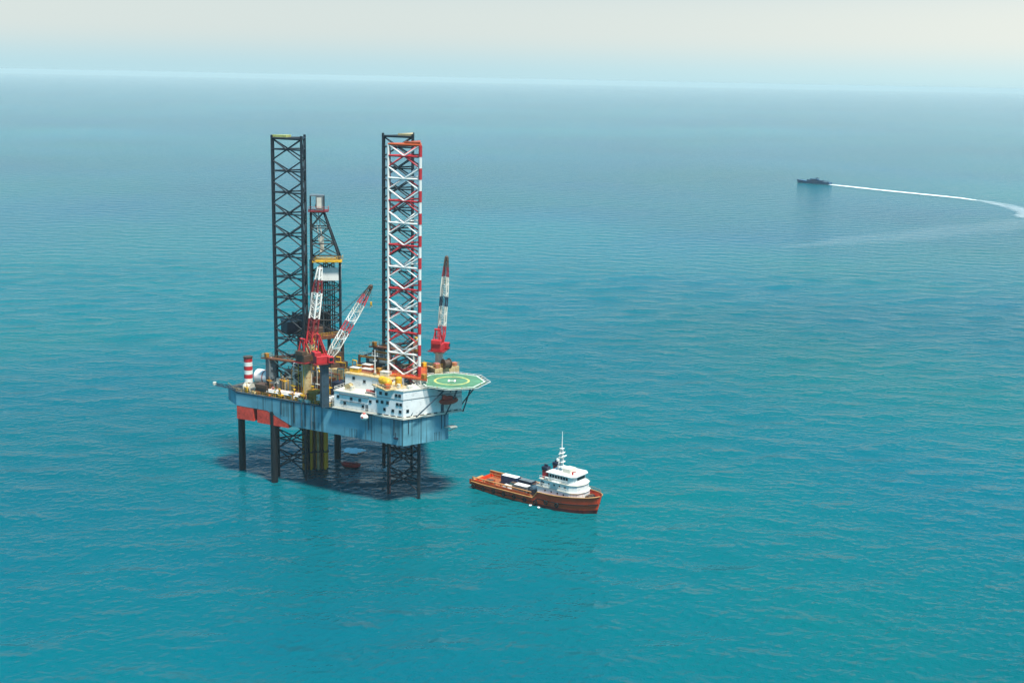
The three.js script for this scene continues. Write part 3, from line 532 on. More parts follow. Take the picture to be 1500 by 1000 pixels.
// ---------------------------------------------------------------- loose deck gear
const onDeck = (s, inward, y = DECK) => alongSide(s, inward, y);
{
  const st = thing('striped_stack', 'round stack with red and white bands at the stern corner', 'stack', onDeck(63, 4.5), TS);
  part(st, 'base', [slab(3.6, 1.6, 3.6, 0, 0, 0), cyl(1.7, 1, 0, 1.6, 0)], M.steel);
  for (let i = 0; i < 6; i++) part(st, 'band', cyl(1.4, 1.35, 0, 2.6 + i * 1.36, 0, 20), i % 2 ? M.crimson : M.paintWhite);
  part(st, 'cap', [cyl(1.55, 0.4, 0, 10.8, 0, 20)], M.brown);
  const dt = thing('domed_tank', 'white domed tank beside the striped stack', 'tank', onDeck(58.5, 8), TS);
  part(dt, 'shell', [hcyl(2.3, 6.2, 0, 4.2, 0, 'x', 22), new THREE.SphereGeometry(2.3, 20, 12).scale(0.5, 1, 1).translate(3.1, 4.2, 0), new THREE.SphereGeometry(2.3, 20, 12).scale(0.5, 1, 1).translate(-3.1, 4.2, 0)], M.white);
  part(dt, 'band', [hcyl(2.34, 0.4, 0, 4.2, 0, 'x', 22)], M.pink);
  for (const x of [-2, 2]) part(dt, 'saddle', slab(0.8, 2.4, 3.4, x, 0, 0), M.brown);
  const wn = thing('anchor_winch', 'pale grey anchor winch on the stern corner of the deck', 'winch', onDeck(61, 2.2), TS);
  part(wn, 'drum', [hcyl(1, 2.4, 0, 1.6, 0), hcyl(1.5, 0.2, -1.2, 1.6, 0), hcyl(1.5, 0.2, 1.2, 1.6, 0)], M.offwhite); part(wn, 'frame', [slab(3.6, 0.5, 2.4, 0, 0, 0), slab(0.4, 1.6, 1.6, -1.6, 0, 0), slab(0.4, 1.6, 1.6, 1.6, 0, 0)], M.steel);
  const bb = thing('burner_boom', 'slim dark burner boom reaching out over the stern', 'burner boom', onDeck(64.5, 1, DECK + 0.4), TS);
  const gs = []; for (let i = 0; i < 5; i++) { const x = -i * 1.8; gs.push(bar([x, 1.1, 0], [x - 1.8, i % 2 ? 1.1 : 0, 0], 0.1), bar([x, 0, 0.5], [x - 1.8, 1.1, 0], 0.08), bar([x, 0, -0.5], [x - 1.8, 1.1, 0], 0.08)); }
  part(bb, 'truss', [bar([1, 1.1, 0], [-9.4, 1.1, 0], 0.12), bar([1, 0, 0.5], [-9.4, 0.5, 0.3], 0.12), bar([1, 0, -0.5], [-9.4, 0.5, -0.3], 0.12), gs], M.slate); part(bb, 'burner_head', [cyl(0.6, 1.0, -9.8, 0.4, 0), bar([-9.8, 1, -0.8], [-9.8, 1, 0.8], 0.16)], M.offwhite);
  // pipe rack along the near side
  const pr = thing('pipe_rack', 'rack of long pink and white pipes along the near deck edge', 'pipe rack', onDeck(47, 2.4), TS);
  for (let i = 0; i < 9; i++) part(pr, 'pipe', hcyl(0.24, 12.5, 0.3 * (i % 3), 1.35 + (i > 4 ? 0.5 : 0), -1.2 + (i % 5) * 0.55 + (i > 4 ? 0.25 : 0), 'x', 10), i % 3 === 0 ? M.pink : M.paintWhite);
  for (const x of [-5, 0, 5]) part(pr, 'cradle', [slab(0.3, 1.1, 3.4, x, 0, 0), slab(0.3, 2.4, 0.25, x, 0, 1.7), slab(0.3, 2.4, 0.25, x, 0, -1.7)], M.brown);
  // machinery modules: [name, label, category, s, inward, w, h, d, material, accents]
  const unit = (name, label, cat, s, inn, w, h, d, m, extra) => { const g = thing(name, label, cat, onDeck(s, inn), TS); part(g, 'body', [rbox(w, h, d, 0, 0.25, 0, 0.12)], m); part(g, 'skid', slab(w + 0.3, 0.25, d + 0.3, 0, 0, 0), M.black); extra?.(g, w, h, d); return g; };
  const vents = (m) => (g, w, h, d) => { part(g, 'vent', [cyl(0.35, 0.9, -w / 4, h + 0.25, 0), cyl(0.5, 0.3, -w / 4, h + 1.1, 0)], m); part(g, 'hatch', slab(w * 0.4, 0.2, d * 0.5, w / 4, h + 0.25, 0), m); };
  const louvre = (m) => (g, w, h, d) => { for (let i = 0; i < 4; i++) part(g, 'louvre', slab(w * 0.7, 0.16, 0.08, 0, 0.7 + i * 0.4, d / 2 + 0.04), m); part(g, 'exhaust', cyl(0.22, 1.8, w / 3, h + 0.25, 0, 8), M.black); };
  unit('generator_house', 'brown generator house at the deck edge left of the pipe rack', 'generator', 55.5, 3.2, 5, 3, 3.4, M.brown, louvre(M.black));
  unit('mud_module', 'off-white mud treatment module behind the pipe rack', 'module', 49, 8.2, 8, 4.6, 4, M.offwhite, vents(M.rust));
  unit('pump_skid', 'rust-brown pump skid near the foot of the dark leg', 'pump skid', 42.5, 7.2, 5, 3.2, 3.4, M.rust, louvre(M.cream));
  unit('workshop_container', 'white workshop container at the deck edge beside the crane pedestal', 'container', 30.6, 2.4, 5.2, 2.7, 2.5, M.white, vents(M.steel));
  unit('cement_unit', 'ochre cement unit between the two near cranes', 'module', 35.2, 3.4, 4.2, 3.6, 3, M.ochre, vents(M.yellow));
  unit('switchgear_house', 'dark navy switchgear house behind the crane pedestal', 'module', 28.4, 7.8, 4.4, 6.4, 4.4, M.navy, louvre(M.slate));
  unit('winch_house', 'rust-coloured winch house behind the ochre cement unit', 'module', 36.5, 9.8, 6.5, 6.2, 4, M.rust, vents(M.ochre));
  unit('engine_house', 'grey engine house near the middle of the deck', 'module', 27, 20, 10, 9.2, 8, M.steel, louvre(M.black));
  unit('spares_container', 'cream container on the deck in front of the derrick', 'container', 34.5, 15, 6, 8.6, 4, M.cream, vents(M.rust));
  unit('machinery_module', 'grey machinery module below the drill floor edge', 'module', 39, 13.2, 8, 7.4, 5, M.steel, vents(M.steel));
  // bulk tanks row
  for (let i = 0; i < 4; i++) { const g = thing('bulk_tank', ['pale bulk tank nearest the stern in the row of four', 'second bulk tank from the stern in the row of four', 'third bulk tank from the stern in the row of four', 'bulk tank at the bow end of the row of four'][i], 'tank', onDeck(54 - i * 3, 14), TS, 'bulk tanks behind the pipe rack'); part(g, 'shell', [cyl(1.25, 5, 0, 0.8, 0, 16), new THREE.SphereGeometry(1.25, 14, 8).scale(1, 0.5, 1).translate(0, 5.8, 0)], i % 2 ? M.offwhite : M.steel); part(g, 'skirt', cyl(1.0, 0.8, 0, 0, 0, 12), M.black); part(g, 'top_pipe', [bar([0, 6.2, 0], [0, 7.2, 0], 0.12), bar([0, 7.1, 0], [2.9, 7.1, 0], 0.1)], M.yellow); }
  // gear on the accommodation roofs
  const ym = thing('fire_pump_house', 'yellow machinery cluster on the roof between the upper deckhouse and the helideck', 'machinery', W(2.6, -8.2, 37.4), TH);
  part(ym, 'tank', [hcyl(1.3, 3.6, 0, 1.7, 0, 'x', 16), new THREE.SphereGeometry(1.3, 14, 10).translate(1.8, 1.7, 0), new THREE.SphereGeometry(1.3, 14, 10).translate(-1.8, 1.7, 0)], M.yellow);
  part(ym, 'tank', [cyl(1.05, 2.6, 2.6, 0.3, -3.2, 16), new THREE.SphereGeometry(1.05, 14, 10).scale(1, 0.5, 1).translate(2.6, 2.9, -3.2)], M.yellow);
  part(ym, 'frame', [slab(9, 0.25, 8, 0.5, 0.06, -1.4), rail([[-3.6, 0.3, 2.4], [4.6, 0.3, 2.4], [4.6, 0.3, -5]], 1.2, 1.5)], M.cream); part(ym, 'pump', [rbox(1.6, 1.4, 1.4, 3.2, 0.3, 1, 0.2), hcyl(0.5, 1.6, -2.6, 1, -3, 'z')], M.orange);
  part(ym, 'support', [slab(0.5, 9, 0.5, -3.4, -8.9, 1.8), slab(0.5, 9, 0.5, -3.4, -8.9, -4.8)], M.steel);
  const oc = thing('life_raft_rack', 'orange and red life raft canisters on the low deckhouse roof', 'life rafts', alongSide(11.4, 1.6, DECK + 6), TS);
  for (let i = 0; i < 4; i++) part(oc, 'canister', hcyl(0.48, 1.5, -2.2 + i * 1.7, 0.8, 0, 'x', 12), i % 2 ? M.red : M.pink); part(oc, 'cradle', slab(7, 0.3, 1.2, 0.3, 0, 0), M.brown);
  const tb = thing('roof_winch', 'white winch and cable drum on the low deckhouse roof', 'winch', alongSide(21, 1.8, DECK + 6), TS);
  part(tb, 'drum', [hcyl(0.9, 1.6, 0, 1.1, 0, 'z'), hcyl(1.15, 0.12, 0, 1.1, 0.8, 'z'), hcyl(1.15, 0.12, 0, 1.1, -0.8, 'z')], M.cream); part(tb, 'bed', [slab(3.2, 0.3, 2.2, 0, 0, 0), slab(0.5, 1.2, 1.8, 1.3, 0.3, 0)], M.offwhite);
  const rm = thing('radio_mast', 'thin white radio mast on the upper deckhouse roof', 'mast', alongSide(15.2, 7.4, DECK + 10.55), TS);
  part(rm, 'pole', [cyl(0.2, 8, 0, 0, 0, 8, 0.1)], M.paintWhite); part(rm, 'crosstree', [bar([-1.2, 6, 0], [1.2, 6, 0], 0.08), bar([0, 4.4, -1], [0, 4.4, 1], 0.08), bar([-0.9, 6, 0], [-0.9, 7.2, 0], 0.05), bar([0.9, 6, 0], [0.9, 7.2, 0], 0.05)], M.paintWhite); part(rm, 'base', cyl(0.6, 0.5, 0, 0, 0), M.steel);
  for (const [k, s, inn, w, h, d, m, lab] of [[0, 22.6, 7.6, 3.2, 1.3, 2, M.yellow, 'yellow roof locker at the stern end of the upper deckhouse'], [1, 18.6, 8.6, 3.6, 1.2, 2, M.pink, 'pinkish red roof locker beside the radio mast'], [2, 11.8, 8.4, 3, 1.2, 2.2, M.offwhite, 'white roof locker at the bow end of the upper deckhouse'], [3, 20.6, 11.4, 3, 1.8, 2, M.orange, 'orange roof locker behind the yellow one']]) { const g = thing('roof_locker', lab, 'locker', alongSide(s, inn, DECK + 10.55), TS, 'lockers on the upper deckhouse roof'); part(g, 'body', rbox(w, h, d, 0, 0, 0, 0.1), m); part(g, 'lid', slab(w + 0.15, 0.12, d + 0.15, 0, h, 0), M.offwhite); void k; }
  // open frame of girders and machinery between the deckhouse and the derrick
  const fr = thing('mid_deck_frame', 'dark open girder frame of machinery behind the upper deckhouse', 'machinery frame', alongSide(20, 20, DECK), TS);
  for (const x of [-7, 0, 7]) for (const z of [-4, 4]) part(fr, 'column', slab(0.6, 14, 0.6, x, 0, z), M.brown);
  for (const y of [9, 13.6]) for (const z of [-4, 4]) part(fr, 'girder', box(14.6, 0.6, 0.5, 0, y, z), y > 10 ? M.ochre : M.slate);
  for (const x of [-7, 0, 7]) part(fr, 'girder', box(0.5, 0.5, 8, x, 13.2, 0), M.slate);
  part(fr, 'machine', [rbox(4, 3.4, 4, -4, 9.4, 0, 0.3), hcyl(1.4, 4, 3.6, 11, 0, 'x')], M.slate); part(fr, 'guard_rail', rail([[-7, 13.9, 4], [7, 13.9, 4]], 1.2, 1.6), M.offwhite); part(fr, 'duct', [hcyl(0.5, 9, 1, 12.4, 3.2, 'x'), cyl(0.45, 4, 5.4, 9.4, 2.6)], M.offwhite);
  // crane base house behind the helideck
  const ch = thing('crane_base_house', 'cream house with a cable reel round the foot of the crane behind the helideck', 'house', W(-7.6, 17.2, DECK), TH);
  part(ch, 'wall', [slab(9, 11, 2.2, 0, 0, -3.4), slab(9, 11, 2.2, 0, 0, 3.4), slab(2.2, 11, 4.6, -3.4, 0, 0), slab(2.2, 11, 4.6, 3.4, 0, 0)], M.cream); part(ch, 'roof_rail', rail([[-4.4, 11, 4.4], [4.4, 11, 4.4], [4.4, 11, -4.4]], 1.2, 1.5), M.yellow); part(ch, 'cable_reel', [hcyl(1.3, 2.2, 4.6, 12.3, 0.4, 'z', 18), hcyl(1.7, 0.2, 4.6, 12.3, 1.5, 'z', 18), hcyl(1.7, 0.2, 4.6, 12.3, -0.7, 'z', 18)], M.brown); part(ch, 'vent', rbox(1.8, 1.6, 1.6, 3.4, 11, 3.2, 0.2), M.pink); part(ch, 'vent', rbox(1.4, 1.2, 1.4, 3.4, 11, -3.4, 0.2), M.pink);
  // small fittings all over the open deck: parts of the hull
  const cr2 = rng(42), cols = [M.paintWhite, M.gold, M.yellow, M.ochre, M.orange, M.rust, M.cream, M.offwhite, M.brown, M.steel, M.pink, M.yellow, M.black, M.teal], pick = () => cols[Math.floor(cr2() * cols.length)];
  const local = (s, inn) => [P1[0] + SIDE[0] * s - 0.472 * inn, -(P1[1] + SIDE[1] * s + 0.882 * inn)];
  const zones = [[27, 62, 0.8, 3, 60], [27, 60, 3, 12, 90], [24, 50, 12, 24, 70], [50, 64, 3, 22, 34]];
  for (const [s0, s1, i0, i1, n] of zones) for (let k = 0; k < n; k++) {
    const [x, z] = local(lerp(s0, s1, cr2()), lerp(i0, i1, cr2())), q = cr2(), w = 0.8 + 1.6 * cr2(), h = 0.8 + (i1 > 4 ? 4.2 : 1.6) * cr2();
    if (q < 0.3) part(rig, 'locker', [rbox(w, h * 0.6, w * 0.7, x, DECK, z, 0.1)], pick());
    else if (q < 0.5) part(rig, 'deck_pipe', [bar([x, DECK, z], [x, DECK + h, z], 0.16), bar([x, DECK + h, z], [x + 3 * (cr2() - 0.2), DECK + h, z + 2 * (cr2() - 0.5)], 0.16)], pick());
    else if (q < 0.68) part(rig, 'drum', [cyl(0.5 + 0.4 * cr2(), h * 0.5, x, DECK, z, 12)], pick());
    else if (q < 0.85) part(rig, 'vent_stack', [cyl(0.22, h + 1, x, DECK, z, 8), cyl(0.42, 0.4, x, DECK + h + 1, z, 8)], pick());
    else part(rig, 'access_frame', [rail([[x, DECK + h, z], [x + 2.4, DECK + h, z + 0.6]], 1.1, 1.2), box(2.4, 0.15, 1.2, x + 1.2, DECK + h, z + 0.3), bar([x, DECK, z], [x, DECK + h, z], 0.1), bar([x + 2.4, DECK, z + 0.6], [x + 2.4, DECK + h, z + 0.6], 0.1)], cr2() < 0.6 ? M.yellow : M.ochre);
  }
  for (let k = 0; k < 60; k++) { const s = 27 + 24 * cr2(), inn = 4 + 16 * cr2(), y = 32 + 9 * cr2(), [x, z] = local(s, inn), [x2, z2] = local(s - 2 - 4 * cr2(), inn + 2 * (cr2() - 0.5)); part(rig, 'pipe_run', [bar([x, y, z], [x2, y, z2], 0.14 + 0.1 * cr2()), bar([x, DECK, z], [x, y, z], 0.12), bar([x2, DECK, z2], [x2, y, z2], 0.12)], pick()); }
  // escape capsule hung on the hull side
  const ec = thing('escape_capsule', 'small white round escape capsule hung on the blue hull side', 'capsule', alongSide(13.2, -1.4, DECK - 1.9), TS);
  part(ec, 'shell', [new THREE.SphereGeometry(1.15, 18, 12).scale(1.15, 0.9, 1).translate(0, 1.2, 0)], M.paintWhite); part(ec, 'hatch', [cyl(0.5, 0.3, 0, 2.1, 0), slab(0.7, 0.5, 0.1, 0, 1, 1.1)], M.red); for (const s of [-1, 1]) part(ec, 'davit', bar([s * 0.8, 2.8, -1.3], [s * 0.4, 2.2, 0], 0.1), M.steel);
  // red work boat afloat beside the rig
  const p = seaPoint(514, 683), wb = thing('red_work_boat', 'small red work boat afloat between the conductors and the bow leg', 'boat', [p.x, 0.1, p.z], -0.25);
  part(wb, 'hull', (() => { const g = new THREE.SphereGeometry(1, 22, 12); g.scale(3.4, 1.0, 1.25); const q = g.attributes.position; for (let i = 0; i < q.count; i++) if (q.getY(i) > 0.35) q.setY(i, 0.35 + (q.getY(i) - 0.35) * 0.15); g.computeVertexNormals(); return g.translate(0, 0.5, 0); })(), M.boatRed);
  part(wb, 'gunwale', (() => { const g = new THREE.TorusGeometry(1, 0.14, 8, 30); g.rotateX(Math.PI / 2); g.scale(3.2, 1.6, 1.15); return g.translate(0, 0.98, 0); })(), M.red);
  part(wb, 'cover', rbox(4.2, 0.55, 1.5, -0.2, 0.9, 0, 0.2), M.boatRed);
  const fm = foamMat(0.30, 0.46, 3, 0.95);
  let q = seaPoint(517, 662); foamPatch('bright white foam splash beside the dark caisson', q.x, q.z, 4.6, 4.2, foamMat(0.2, 0.34, 4, 1), 3, 0.5);
  q = seaPoint(553, 689); foamPatch('pale foam sheet at the foot of the far dark leg', q.x, q.z, 6, 3, foamMat(0.36, 0.6, 3, 0.7), 8); q = seaPoint(572, 689); foamPatch('white foam round the bow leg at the waterline', q.x, q.z, 2.6, 3.4, fm, 12);
}
// ---------------------------------------------------------------- supply ship
{
  const a = seaPoint(699, 708), b = seaPoint(868, 752), L = Math.hypot(b.x - a.x, b.z - a.z), ry = Math.atan2(-(b.z - a.z), b.x - a.x);
  const LEN = 44.5, ship = thing('supply_ship', 'orange-red offshore supply ship with white wheelhouse forward', 'ship', [(a.x + b.x) / 2 + 1.3, 0, (a.z + b.z) / 2 + 0.5], ry), sc = 1; void L; void sc;
  const H = LEN / 2, st = [-1, -0.98, -0.8, -0.5, -0.2, 0.1, 0.4, 0.6, 0.75, 0.87, 0.93, 0.97, 0.99, 1];
  const half = (t) => t < 0.35 ? 6.2 - 0.5 * Math.max(0, -t - 0.8) * 5 : 6.2 * Math.sqrt(Math.max(0.004, 1 - Math.pow((t - 0.35) / 0.652, 2.3)));
  const wl = (t) => t < 0.2 ? 5.8 - (t < -0.9 ? 1.2 : 0) : 5.8 * Math.sqrt(Math.max(0, 1 - Math.pow((t - 0.2) / 0.74, 2)));
  const sheer = (t) => t < 0.12 ? 2.6 : t < 0.2 ? lerp(2.6, 4.9, (t - 0.12) / 0.08) : 4.9 + 1.3 * Math.pow((t - 0.2) / 0.8, 2);
  const S = [...st, 0.12, 0.2, 0.3, 0.5, 0.68, 0.82].sort((x, y) => x - y);
  const band = (f0, f1, m, name, over = 0) => {
    const rows = S.map((t) => { const top = sheer(t), P = (f) => [t * H + (t > 0.7 ? f * 1.6 * (t - 0.7) / 0.3 : 0), lerp(-1.2, top, f), lerp(wl(t), half(t), Math.pow(f, 0.8)) + over]; return [P(f0), P(f1)]; }), q = [];
    for (let i = 0; i + 1 < rows.length; i++) { const [a0, a1] = rows[i], [b0, b1] = rows[i + 1], mz = (p) => [p[0], p[1], -p[2]]; q.push([a0, b0, b1, a1], [mz(b0), mz(a0), mz(a1), mz(b1)]); }
    const e = rows[0], mz = (p) => [p[0], p[1], -p[2]]; q.push([mz(e[0]), e[0], e[1], mz(e[1])]); const f = rows.at(-1); q.push([f[0], mz(f[0]), mz(f[1]), f[1]]);
    return part(ship, name, quads(q), m);
  };
  band(0, 0.36, M.shipBoot, 'boot_top'); band(0.36, 1, M.shipRed, 'hull');
  const rubLine = (f, r, m, name) => { const pts = S.map((t) => { const top = sheer(t); return [t * H + (t > 0.7 ? f * 1.6 * (t - 0.7) / 0.3 : 0), lerp(-1.2, top, f), lerp(wl(t), half(t), Math.pow(f, 0.8)) + 0.05]; }); const gs = []; for (let i = 0; i + 1 < pts.length; i++) for (const s of [1, -1]) gs.push(bar([pts[i][0], pts[i][1], s * pts[i][2]], [pts[i + 1][0], pts[i + 1][1], s * pts[i + 1][2]], r, 6)); part(ship, name, gs, m); };
  rubLine(0.98, 0.17, M.tan, 'bulwark_cap'); rubLine(0.62, 0.16, M.rubber, 'rubbing_strake');
  const deckAt = (ts, y, m, name) => { const top = ts.map((t) => [t * H, half(t) - 0.3]); part(ship, name, prism([...top.map(([x, z]) => [x, z]), ...top.map(([x, z]) => [x, -z]).reverse()], y - 0.2, y), m); };
  deckAt([-0.98, -0.8, -0.4, 0, 0.2], 1.55, M.shipDeck, 'cargo_deck'); deckAt([0.18, 0.4, 0.6, 0.75, 0.87, 0.95], 4.2, M.shipDeck, 'foredeck');
  for (const s of [1, -1]) { part(ship, 'cargo_rail', [bar([-22.5, 3.6, s * 4.7], [1, 3.6, s * 4.7], 0.2), bar([-22.5, 2.6, s * 4.7], [1, 2.6, s * 4.7], 0.16), ...Array.from({ length: 11 }, (_, i) => bar([-22.5 + i * 2.3, 1.5, s * 4.7], [-22.5 + i * 2.3, 3.6, s * 4.7], 0.16))], M.tan); part(ship, 'inner_bulwark', [slab(24, 1.7, 0.12, -11, 1.5, s * 5.6)], M.orange); }
  part(ship, 'stern_roller', hcyl(0.6, 5, -24, 1.6, 0, 'z'), M.tan);
  for (let i = 0; i < 9; i++) { const x = -21 + i * 4.1; const t = new THREE.TorusGeometry(0.55, 0.24, 8, 14); part(ship, 'tyre_fender', t.translate(x, x > 4 ? 2.1 : 1.2, 6.15 + (x > 4 ? 0.1 : 0)), M.rubber); }
  // superstructure
  const tier = (name, x0, x1, w, y0, h, m, round = 1.4) => { const s = [[x0, w / 2], [x1 - round, w / 2], [x1 - round * 0.3, w / 2 - round * 0.4], [x1, w / 2 - round * 1.2], [x1, -w / 2 + round * 1.2], [x1 - round * 0.3, -w / 2 + round * 0.4], [x1 - round, -w / 2], [x0, -w / 2]]; return part(ship, name, prism(s, y0, y0 + h), m); };
  part(ship, 'deckhouse', slab(4.4, 2.8, 10, 5.6, 1.5, 0), M.white);
  tier('deckhouse', 3.4, 18.6, 9.6, 4.25, 2.05, M.white, 3.4); tier('deck_plate', 3.0, 18.8, 10, 6.3, 0.14, M.offwhite, 3.4);
  tier('deckhouse', 4.2, 18.2, 9.2, 6.44, 2.16, M.white, 3.2); tier('deck_plate', 3.8, 18.4, 9.6, 8.6, 0.14, M.offwhite, 3.2);
  const br = tier('wheelhouse', 7.1, 16.4, 8.2, 8.74, 2.4, M.white, 1.8);
  part(br, 'wheelhouse_roof', prism([[6.3, 4.6], [15.4, 4.6], [16.8, 3.2], [16.8, -3.2], [15.4, -4.6], [6.3, -4.6]], 11.14, 11.36), M.paintWhite);
  for (let i = 0; i < 6; i++) part(br, 'window', box(0.1, 0.9, 0.62, 16.42, 10.3, -1.75 + i * 0.7), M.glass);
  for (const s of [1, -1]) for (let i = 0; i < 7; i++) part(br, 'window', box(0.78, 0.9, 0.1, 7.8 + i * 1.02, 10.3, s * 4.12), M.glass);
  for (let i = 0; i < 6; i++) part(br, 'window', box(0.1, 0.9, 0.9, 7.08, 10.3, -3 + i * 1.2), M.glass);
  for (const s of [1, -1]) {
    for (let i = 0; i < 5; i++) part(ship, 'porthole', hcyl(0.28, 0.1, 5.6 + i * 2.0, 7.7, s * 4.62, 'z', 12), M.glass);
    for (let i = 0; i < 4; i++) part(ship, 'porthole', hcyl(0.28, 0.1, 6.4 + i * 2.3, 5.4, s * 4.82, 'z', 12), M.glass);
    part(ship, 'side_door', slab(0.85, 1.8, 0.1, 4.9, 6.45, s * 4.63), M.steel);
    part(ship, 'bridge_wing', [slab(3, 0.18, 1.4, 10.4, 8.76, s * 4.7), rail([[9, 8.94, s * 5.3], [11.9, 8.94, s * 5.3]], 1, 1)], M.paintWhite);
    part(ship, 'deck_rail', [rail([[4, 8.74, s * 4.7], [14.4, 8.74, s * 4.7]], 1, 1.2), rail([[3.2, 6.44, s * 4.9], [14.6, 6.44, s * 4.9]], 1, 1.2)], M.paintWhite);
    part(ship, 'bow_rail', rail([0.72, 0.82, 0.9, 0.96].map((t) => [t * H + 1.2 * (t - 0.7) / 0.3, sheer(t), s * (half(t) - 0.15)]), 0.9, 1), M.tan);
    const f = part(ship, 'funnel', rbox(2.1, 3.2, 1.6, 5.2, 8.6, s * 2.9, 0.4), M.crimson);
    part(f, 'funnel_top', [rbox(2.4, 1.2, 1.9, 5.2, 11.3, s * 2.9, 0.3), cyl(0.3, 0.6, 4.9, 12.5, s * 2.9), cyl(0.3, 0.6, 5.6, 12.5, s * 2.9)], M.navy);
    part(ship, 'life_raft', hcyl(0.4, 1.3, 6.6, 9.3, s * 4.3, 'x', 12), M.paintWhite);
  }
  part(ship, 'aft_ladder', [bar([3.35, 1.6, 2], [3.0, 6.3, 2], 0.07, 5), bar([3.35, 1.6, 2.6], [3.0, 6.3, 2.6], 0.07, 5), ...Array.from({ length: 9 }, (_, k) => bar([3.33 - k * 0.035, 1.9 + k * 0.5, 2], [3.33 - k * 0.035, 1.9 + k * 0.5, 2.6], 0.05, 4))], M.steel);
  part(ship, 'upper_cabin', slab(2.6, 1.3, 3.6, 12, 11.36, 0), M.offwhite); part(ship, 'fire_monitor', [cyl(0.3, 0.9, 14.6, 11.36, 2), bar([14.6, 12.2, 2], [15.8, 12.6, 2], 0.16)], M.crimson);
  const mst = []; for (const [x, z] of [[-0.7, -0.7], [-0.7, 0.7], [0.7, 0]]) mst.push(bar([9 + x, 11.36, z], [9 + x * 0.45, 18.4, z * 0.45], 0.16)); for (let i = 0; i < 5; i++) { const y = 12.6 + i * 1.4, k = 1 - i * 0.1; mst.push(slab(2 * k, 0.14, 2 * k, 9, y, 0)); if (i % 2) mst.push(bar([9, y, -1.8], [9, y, 1.8], 0.1)); }
  part(ship, 'mast', mst, M.paintWhite); part(ship, 'mast_pole', cyl(0.18, 5.4, 9, 18.3, 0, 8, 0.09), M.paintWhite); part(ship, 'radar', box(0.3, 0.28, 2.8, 9.8, 15.9, 0), M.paintWhite); part(ship, 'radome', new THREE.SphereGeometry(0.6, 12, 8).translate(8.1, 14.6, 0.7), M.paintWhite);
  part(ship, 'anchor_windlass', [rbox(2, 1.2, 3, 20, 4.2, 0, 0.2), hcyl(0.5, 3.4, 20, 5, 0, 'z')], M.black); part(ship, 'bollard', [1.6, -1.6].flatMap((z) => [cyl(0.2, 0.7, 18.2 , 4.2, z * 2), cyl(0.2, 0.7, 18.7, 4.2, z * 2)]), M.rubber);
  part(ship, 'towing_winch', [rbox(2.6, 2.2, 4.4, -0.4, 1.5, 0, 0.3), hcyl(1.2, 3.6, -1.2, 2.9, 0, 'z')], M.slate);
  for (const [px, py] of [[777, 742], [789, 745]]) { const w = seaPoint(px, py); foamPatch('small white discharge splash at the supply ship side', w.x, w.z, 0.55, 0.9, foamMat(0.3, 0.5, 1.4, 0.8), px, 0.5); scene.children.at(-1).userData.group = 'discharge splashes at the supply ship'; }
  // deck cargo
  const sp = (x, y, z) => { const c = Math.cos(ry), s = Math.sin(ry), o = ship.position; return [o.x + x * c + z * s, y, o.z - x * s + z * c]; };
  const cargo = (lab, x, z, w, h, d, m, top, rot = 0) => { const g = thing('cargo_container', lab, 'container', sp(x, 1.55, z), ry + rot, 'cargo on the supply ship'); part(g, 'body', slab(w, h, d, 0, 0.1, 0), m); part(g, 'roof', slab(w - 0.1, 0.1, d - 0.1, 0, h + 0.1, 0), top); for (const x of [-1, 1]) for (const z of [-1, 1]) part(g, 'corner_post', slab(0.22, h + 0.24, 0.22, x * (w / 2 - 0.06), 0, z * (d / 2 - 0.06)), m); for (let i = 0; i < 8; i++) part(g, 'rib', slab(0.12, h - 0.4, 0.1, -w / 2 + (i + 0.5) * w / 8, 0.3, d / 2 + 0.05), m); };
  cargo('blue container with a white roof nearest the stern of the supply ship', -12.4, -2.6, 6, 2.6, 2.5, M.contBlue, M.paintWhite, 0.04);
  cargo('dark blue container amidships behind the white-roofed ones', -6.2, -2.9, 5, 2.4, 2.5, M.navy, M.steel, -0.03);
  cargo('grey container with a white roof close to the ship winch', -5.2, 1.0, 5, 2.0, 2.5, M.steel, M.paintWhite, 0.02);
  cargo('green-grey cargo basket beside the blue container', -8.8, -0.2, 3, 1.6, 1.8, M.teal, M.brown, 0.1);
  cargo('small orange cargo skip near the stern roller', -17.6, 1.6, 2.6, 1.2, 1.8, M.orange, M.brown, 0.2);
  cargo('white cargo box beside the stern cargo rail', -9.6, 3.1, 2.4, 1.5, 1.7, M.white, M.offwhite, -0.1);
  cargo('teal cargo basket between the blue container and the towing winch', -3, -3.2, 2.2, 1.7, 2, M.teal, M.brown, 0.05);
  cargo('yellow cargo skip beside the grey container', -8.6, 1.6, 1.8, 1.1, 1.6, M.yellow, M.brown, 0.3);
  cargo('tan cargo crate in front of the ship wheelhouse block', -0.2, -4, 3.4, 2.2, 1.8, M.tan, M.cream, 0);
}
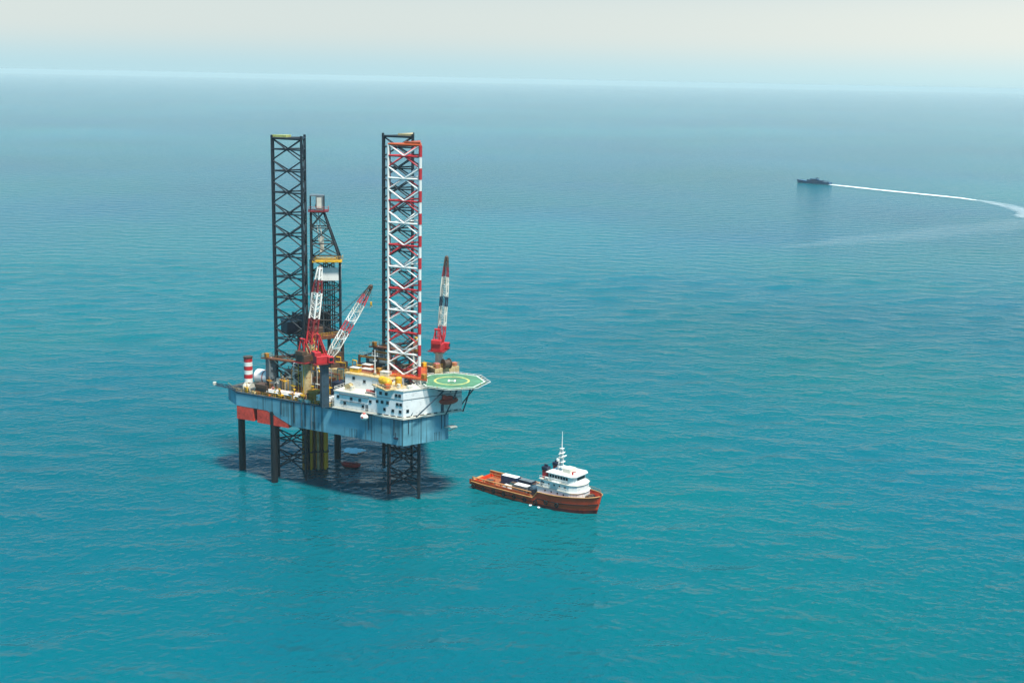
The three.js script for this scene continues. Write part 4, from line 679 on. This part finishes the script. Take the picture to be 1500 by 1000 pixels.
// ---------------------------------------------------------------- far patrol boat and its wake
{
  const a = seaPoint(1217, 270.5), b = seaPoint(1169, 267), ry = Math.atan2(-(b.z - a.z), b.x - a.x), L = Math.hypot(b.x - a.x, b.z - a.z), H = L / 2;
  const g = thing('patrol_boat', 'dark fast boat tinted blue to imitate haze, trailing a long white wake', 'boat', [(a.x + b.x) / 2, 0, (a.z + b.z) / 2], ry);
  g.scale.y = 0.78;
  const st = [-1, -0.6, -0.2, 0.2, 0.5, 0.75, 0.9, 1], hb = (t) => t < 0.1 ? 4.6 : 4.6 * Math.sqrt(Math.max(0, 1 - Math.pow((t - 0.1) / 0.9, 2))), sh = (t) => 3.8 + 1.9 * Math.max(0, t) ** 2, q = [];
  for (let i = 0; i + 1 < st.length; i++) for (const s of [1, -1]) { const f = (t, k) => [t * H + k * 2 * Math.max(0, t), k ? sh(t) : -0.5, s * hb(t) * (k ? 1 : 0.8)]; const r = [f(st[i], 0), f(st[i + 1], 0), f(st[i + 1], 1), f(st[i], 1)]; q.push(s > 0 ? r : r.reverse()); q.push([[st[i] * H, sh(st[i]) - 0.1, 0], [st[i] * H, sh(st[i]) - 0.1, s * hb(st[i])], [st[i + 1] * H, sh(st[i + 1]) - 0.1, s * hb(st[i + 1])], [st[i + 1] * H, sh(st[i + 1]) - 0.1, 0]]); }
  q.push([[-H, -0.5, -3.7], [-H, -0.5, 3.7], [-H, 3.8, 4.6], [-H, 3.8, -4.6]]);
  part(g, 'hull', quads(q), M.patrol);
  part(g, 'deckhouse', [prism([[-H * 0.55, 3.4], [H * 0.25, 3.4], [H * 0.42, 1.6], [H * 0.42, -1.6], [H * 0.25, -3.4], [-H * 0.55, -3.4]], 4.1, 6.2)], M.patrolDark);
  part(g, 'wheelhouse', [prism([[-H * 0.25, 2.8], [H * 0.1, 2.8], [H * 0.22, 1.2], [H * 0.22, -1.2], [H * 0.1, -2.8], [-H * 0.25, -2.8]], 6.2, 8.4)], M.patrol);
  part(g, 'window_band', [box(0.1, 0.9, 2.2, H * 0.222, 7.5, 0), box(H * 0.3, 0.9, 0.1, -H * 0.08, 7.5, 2.85), box(H * 0.3, 0.9, 0.1, -H * 0.08, 7.5, -2.85)], M.glass);
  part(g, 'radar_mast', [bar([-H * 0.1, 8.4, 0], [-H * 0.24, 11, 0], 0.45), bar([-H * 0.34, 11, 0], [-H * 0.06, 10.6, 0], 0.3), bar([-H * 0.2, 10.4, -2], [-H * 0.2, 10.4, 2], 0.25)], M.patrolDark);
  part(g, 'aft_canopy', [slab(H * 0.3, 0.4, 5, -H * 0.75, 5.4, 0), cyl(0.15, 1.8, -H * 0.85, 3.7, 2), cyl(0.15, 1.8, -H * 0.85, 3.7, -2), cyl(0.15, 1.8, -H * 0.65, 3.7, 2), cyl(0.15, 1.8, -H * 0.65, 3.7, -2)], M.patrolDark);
  const path = [[1216, 270.6], [1240, 273], [1290, 278.5], [1345, 284], [1400, 289.5], [1430, 293.5]].map(([x, y]) => seaPoint(x, y));
  foamStrip('boat_wake', 'bright white wake curving away behind the patrol boat', path, [12, 20, 20, 20, 20, 20, 16, 8], wakeMat(101, 0.85, 0.2, 0.6), 0.4);
  const tail = [[1395, 289.2], [1430, 293.4], [1460, 298], [1485, 304], [1505, 311], [1515, 320]].map(([x, y]) => seaPoint(x, y));
  foamStrip('spread_wake', 'thinning greenish white wake where the boat turned', tail, [10, 22, 32, 40, 44, 44], wakeMat(111, 0.26, 0.25, 0.9), 0.46);
  const old = [[1535, 322], [1490, 328], [1420, 336], [1340, 345], [1250, 353], [1150, 362]].map(([x, y]) => seaPoint(x, y));
  foamStrip('old_wake', 'faint pale old wake spreading below the bright one', old, [70, 90, 100, 90, 70, 20], wakeMat(121, 0.045, 0.1, 1.0), 0.3);
}

// ---------------------------------------------------------------- render
const renderer = new THREE.WebGLRenderer({ antialias: true });
renderer.setSize(1024, 682);
renderer.toneMapping = THREE.LinearToneMapping; renderer.toneMappingExposure = EXPOSURE;
renderer.shadowMap.enabled = true; renderer.shadowMap.type = THREE.PCFSoftShadowMap;
renderer.render(scene, camera);
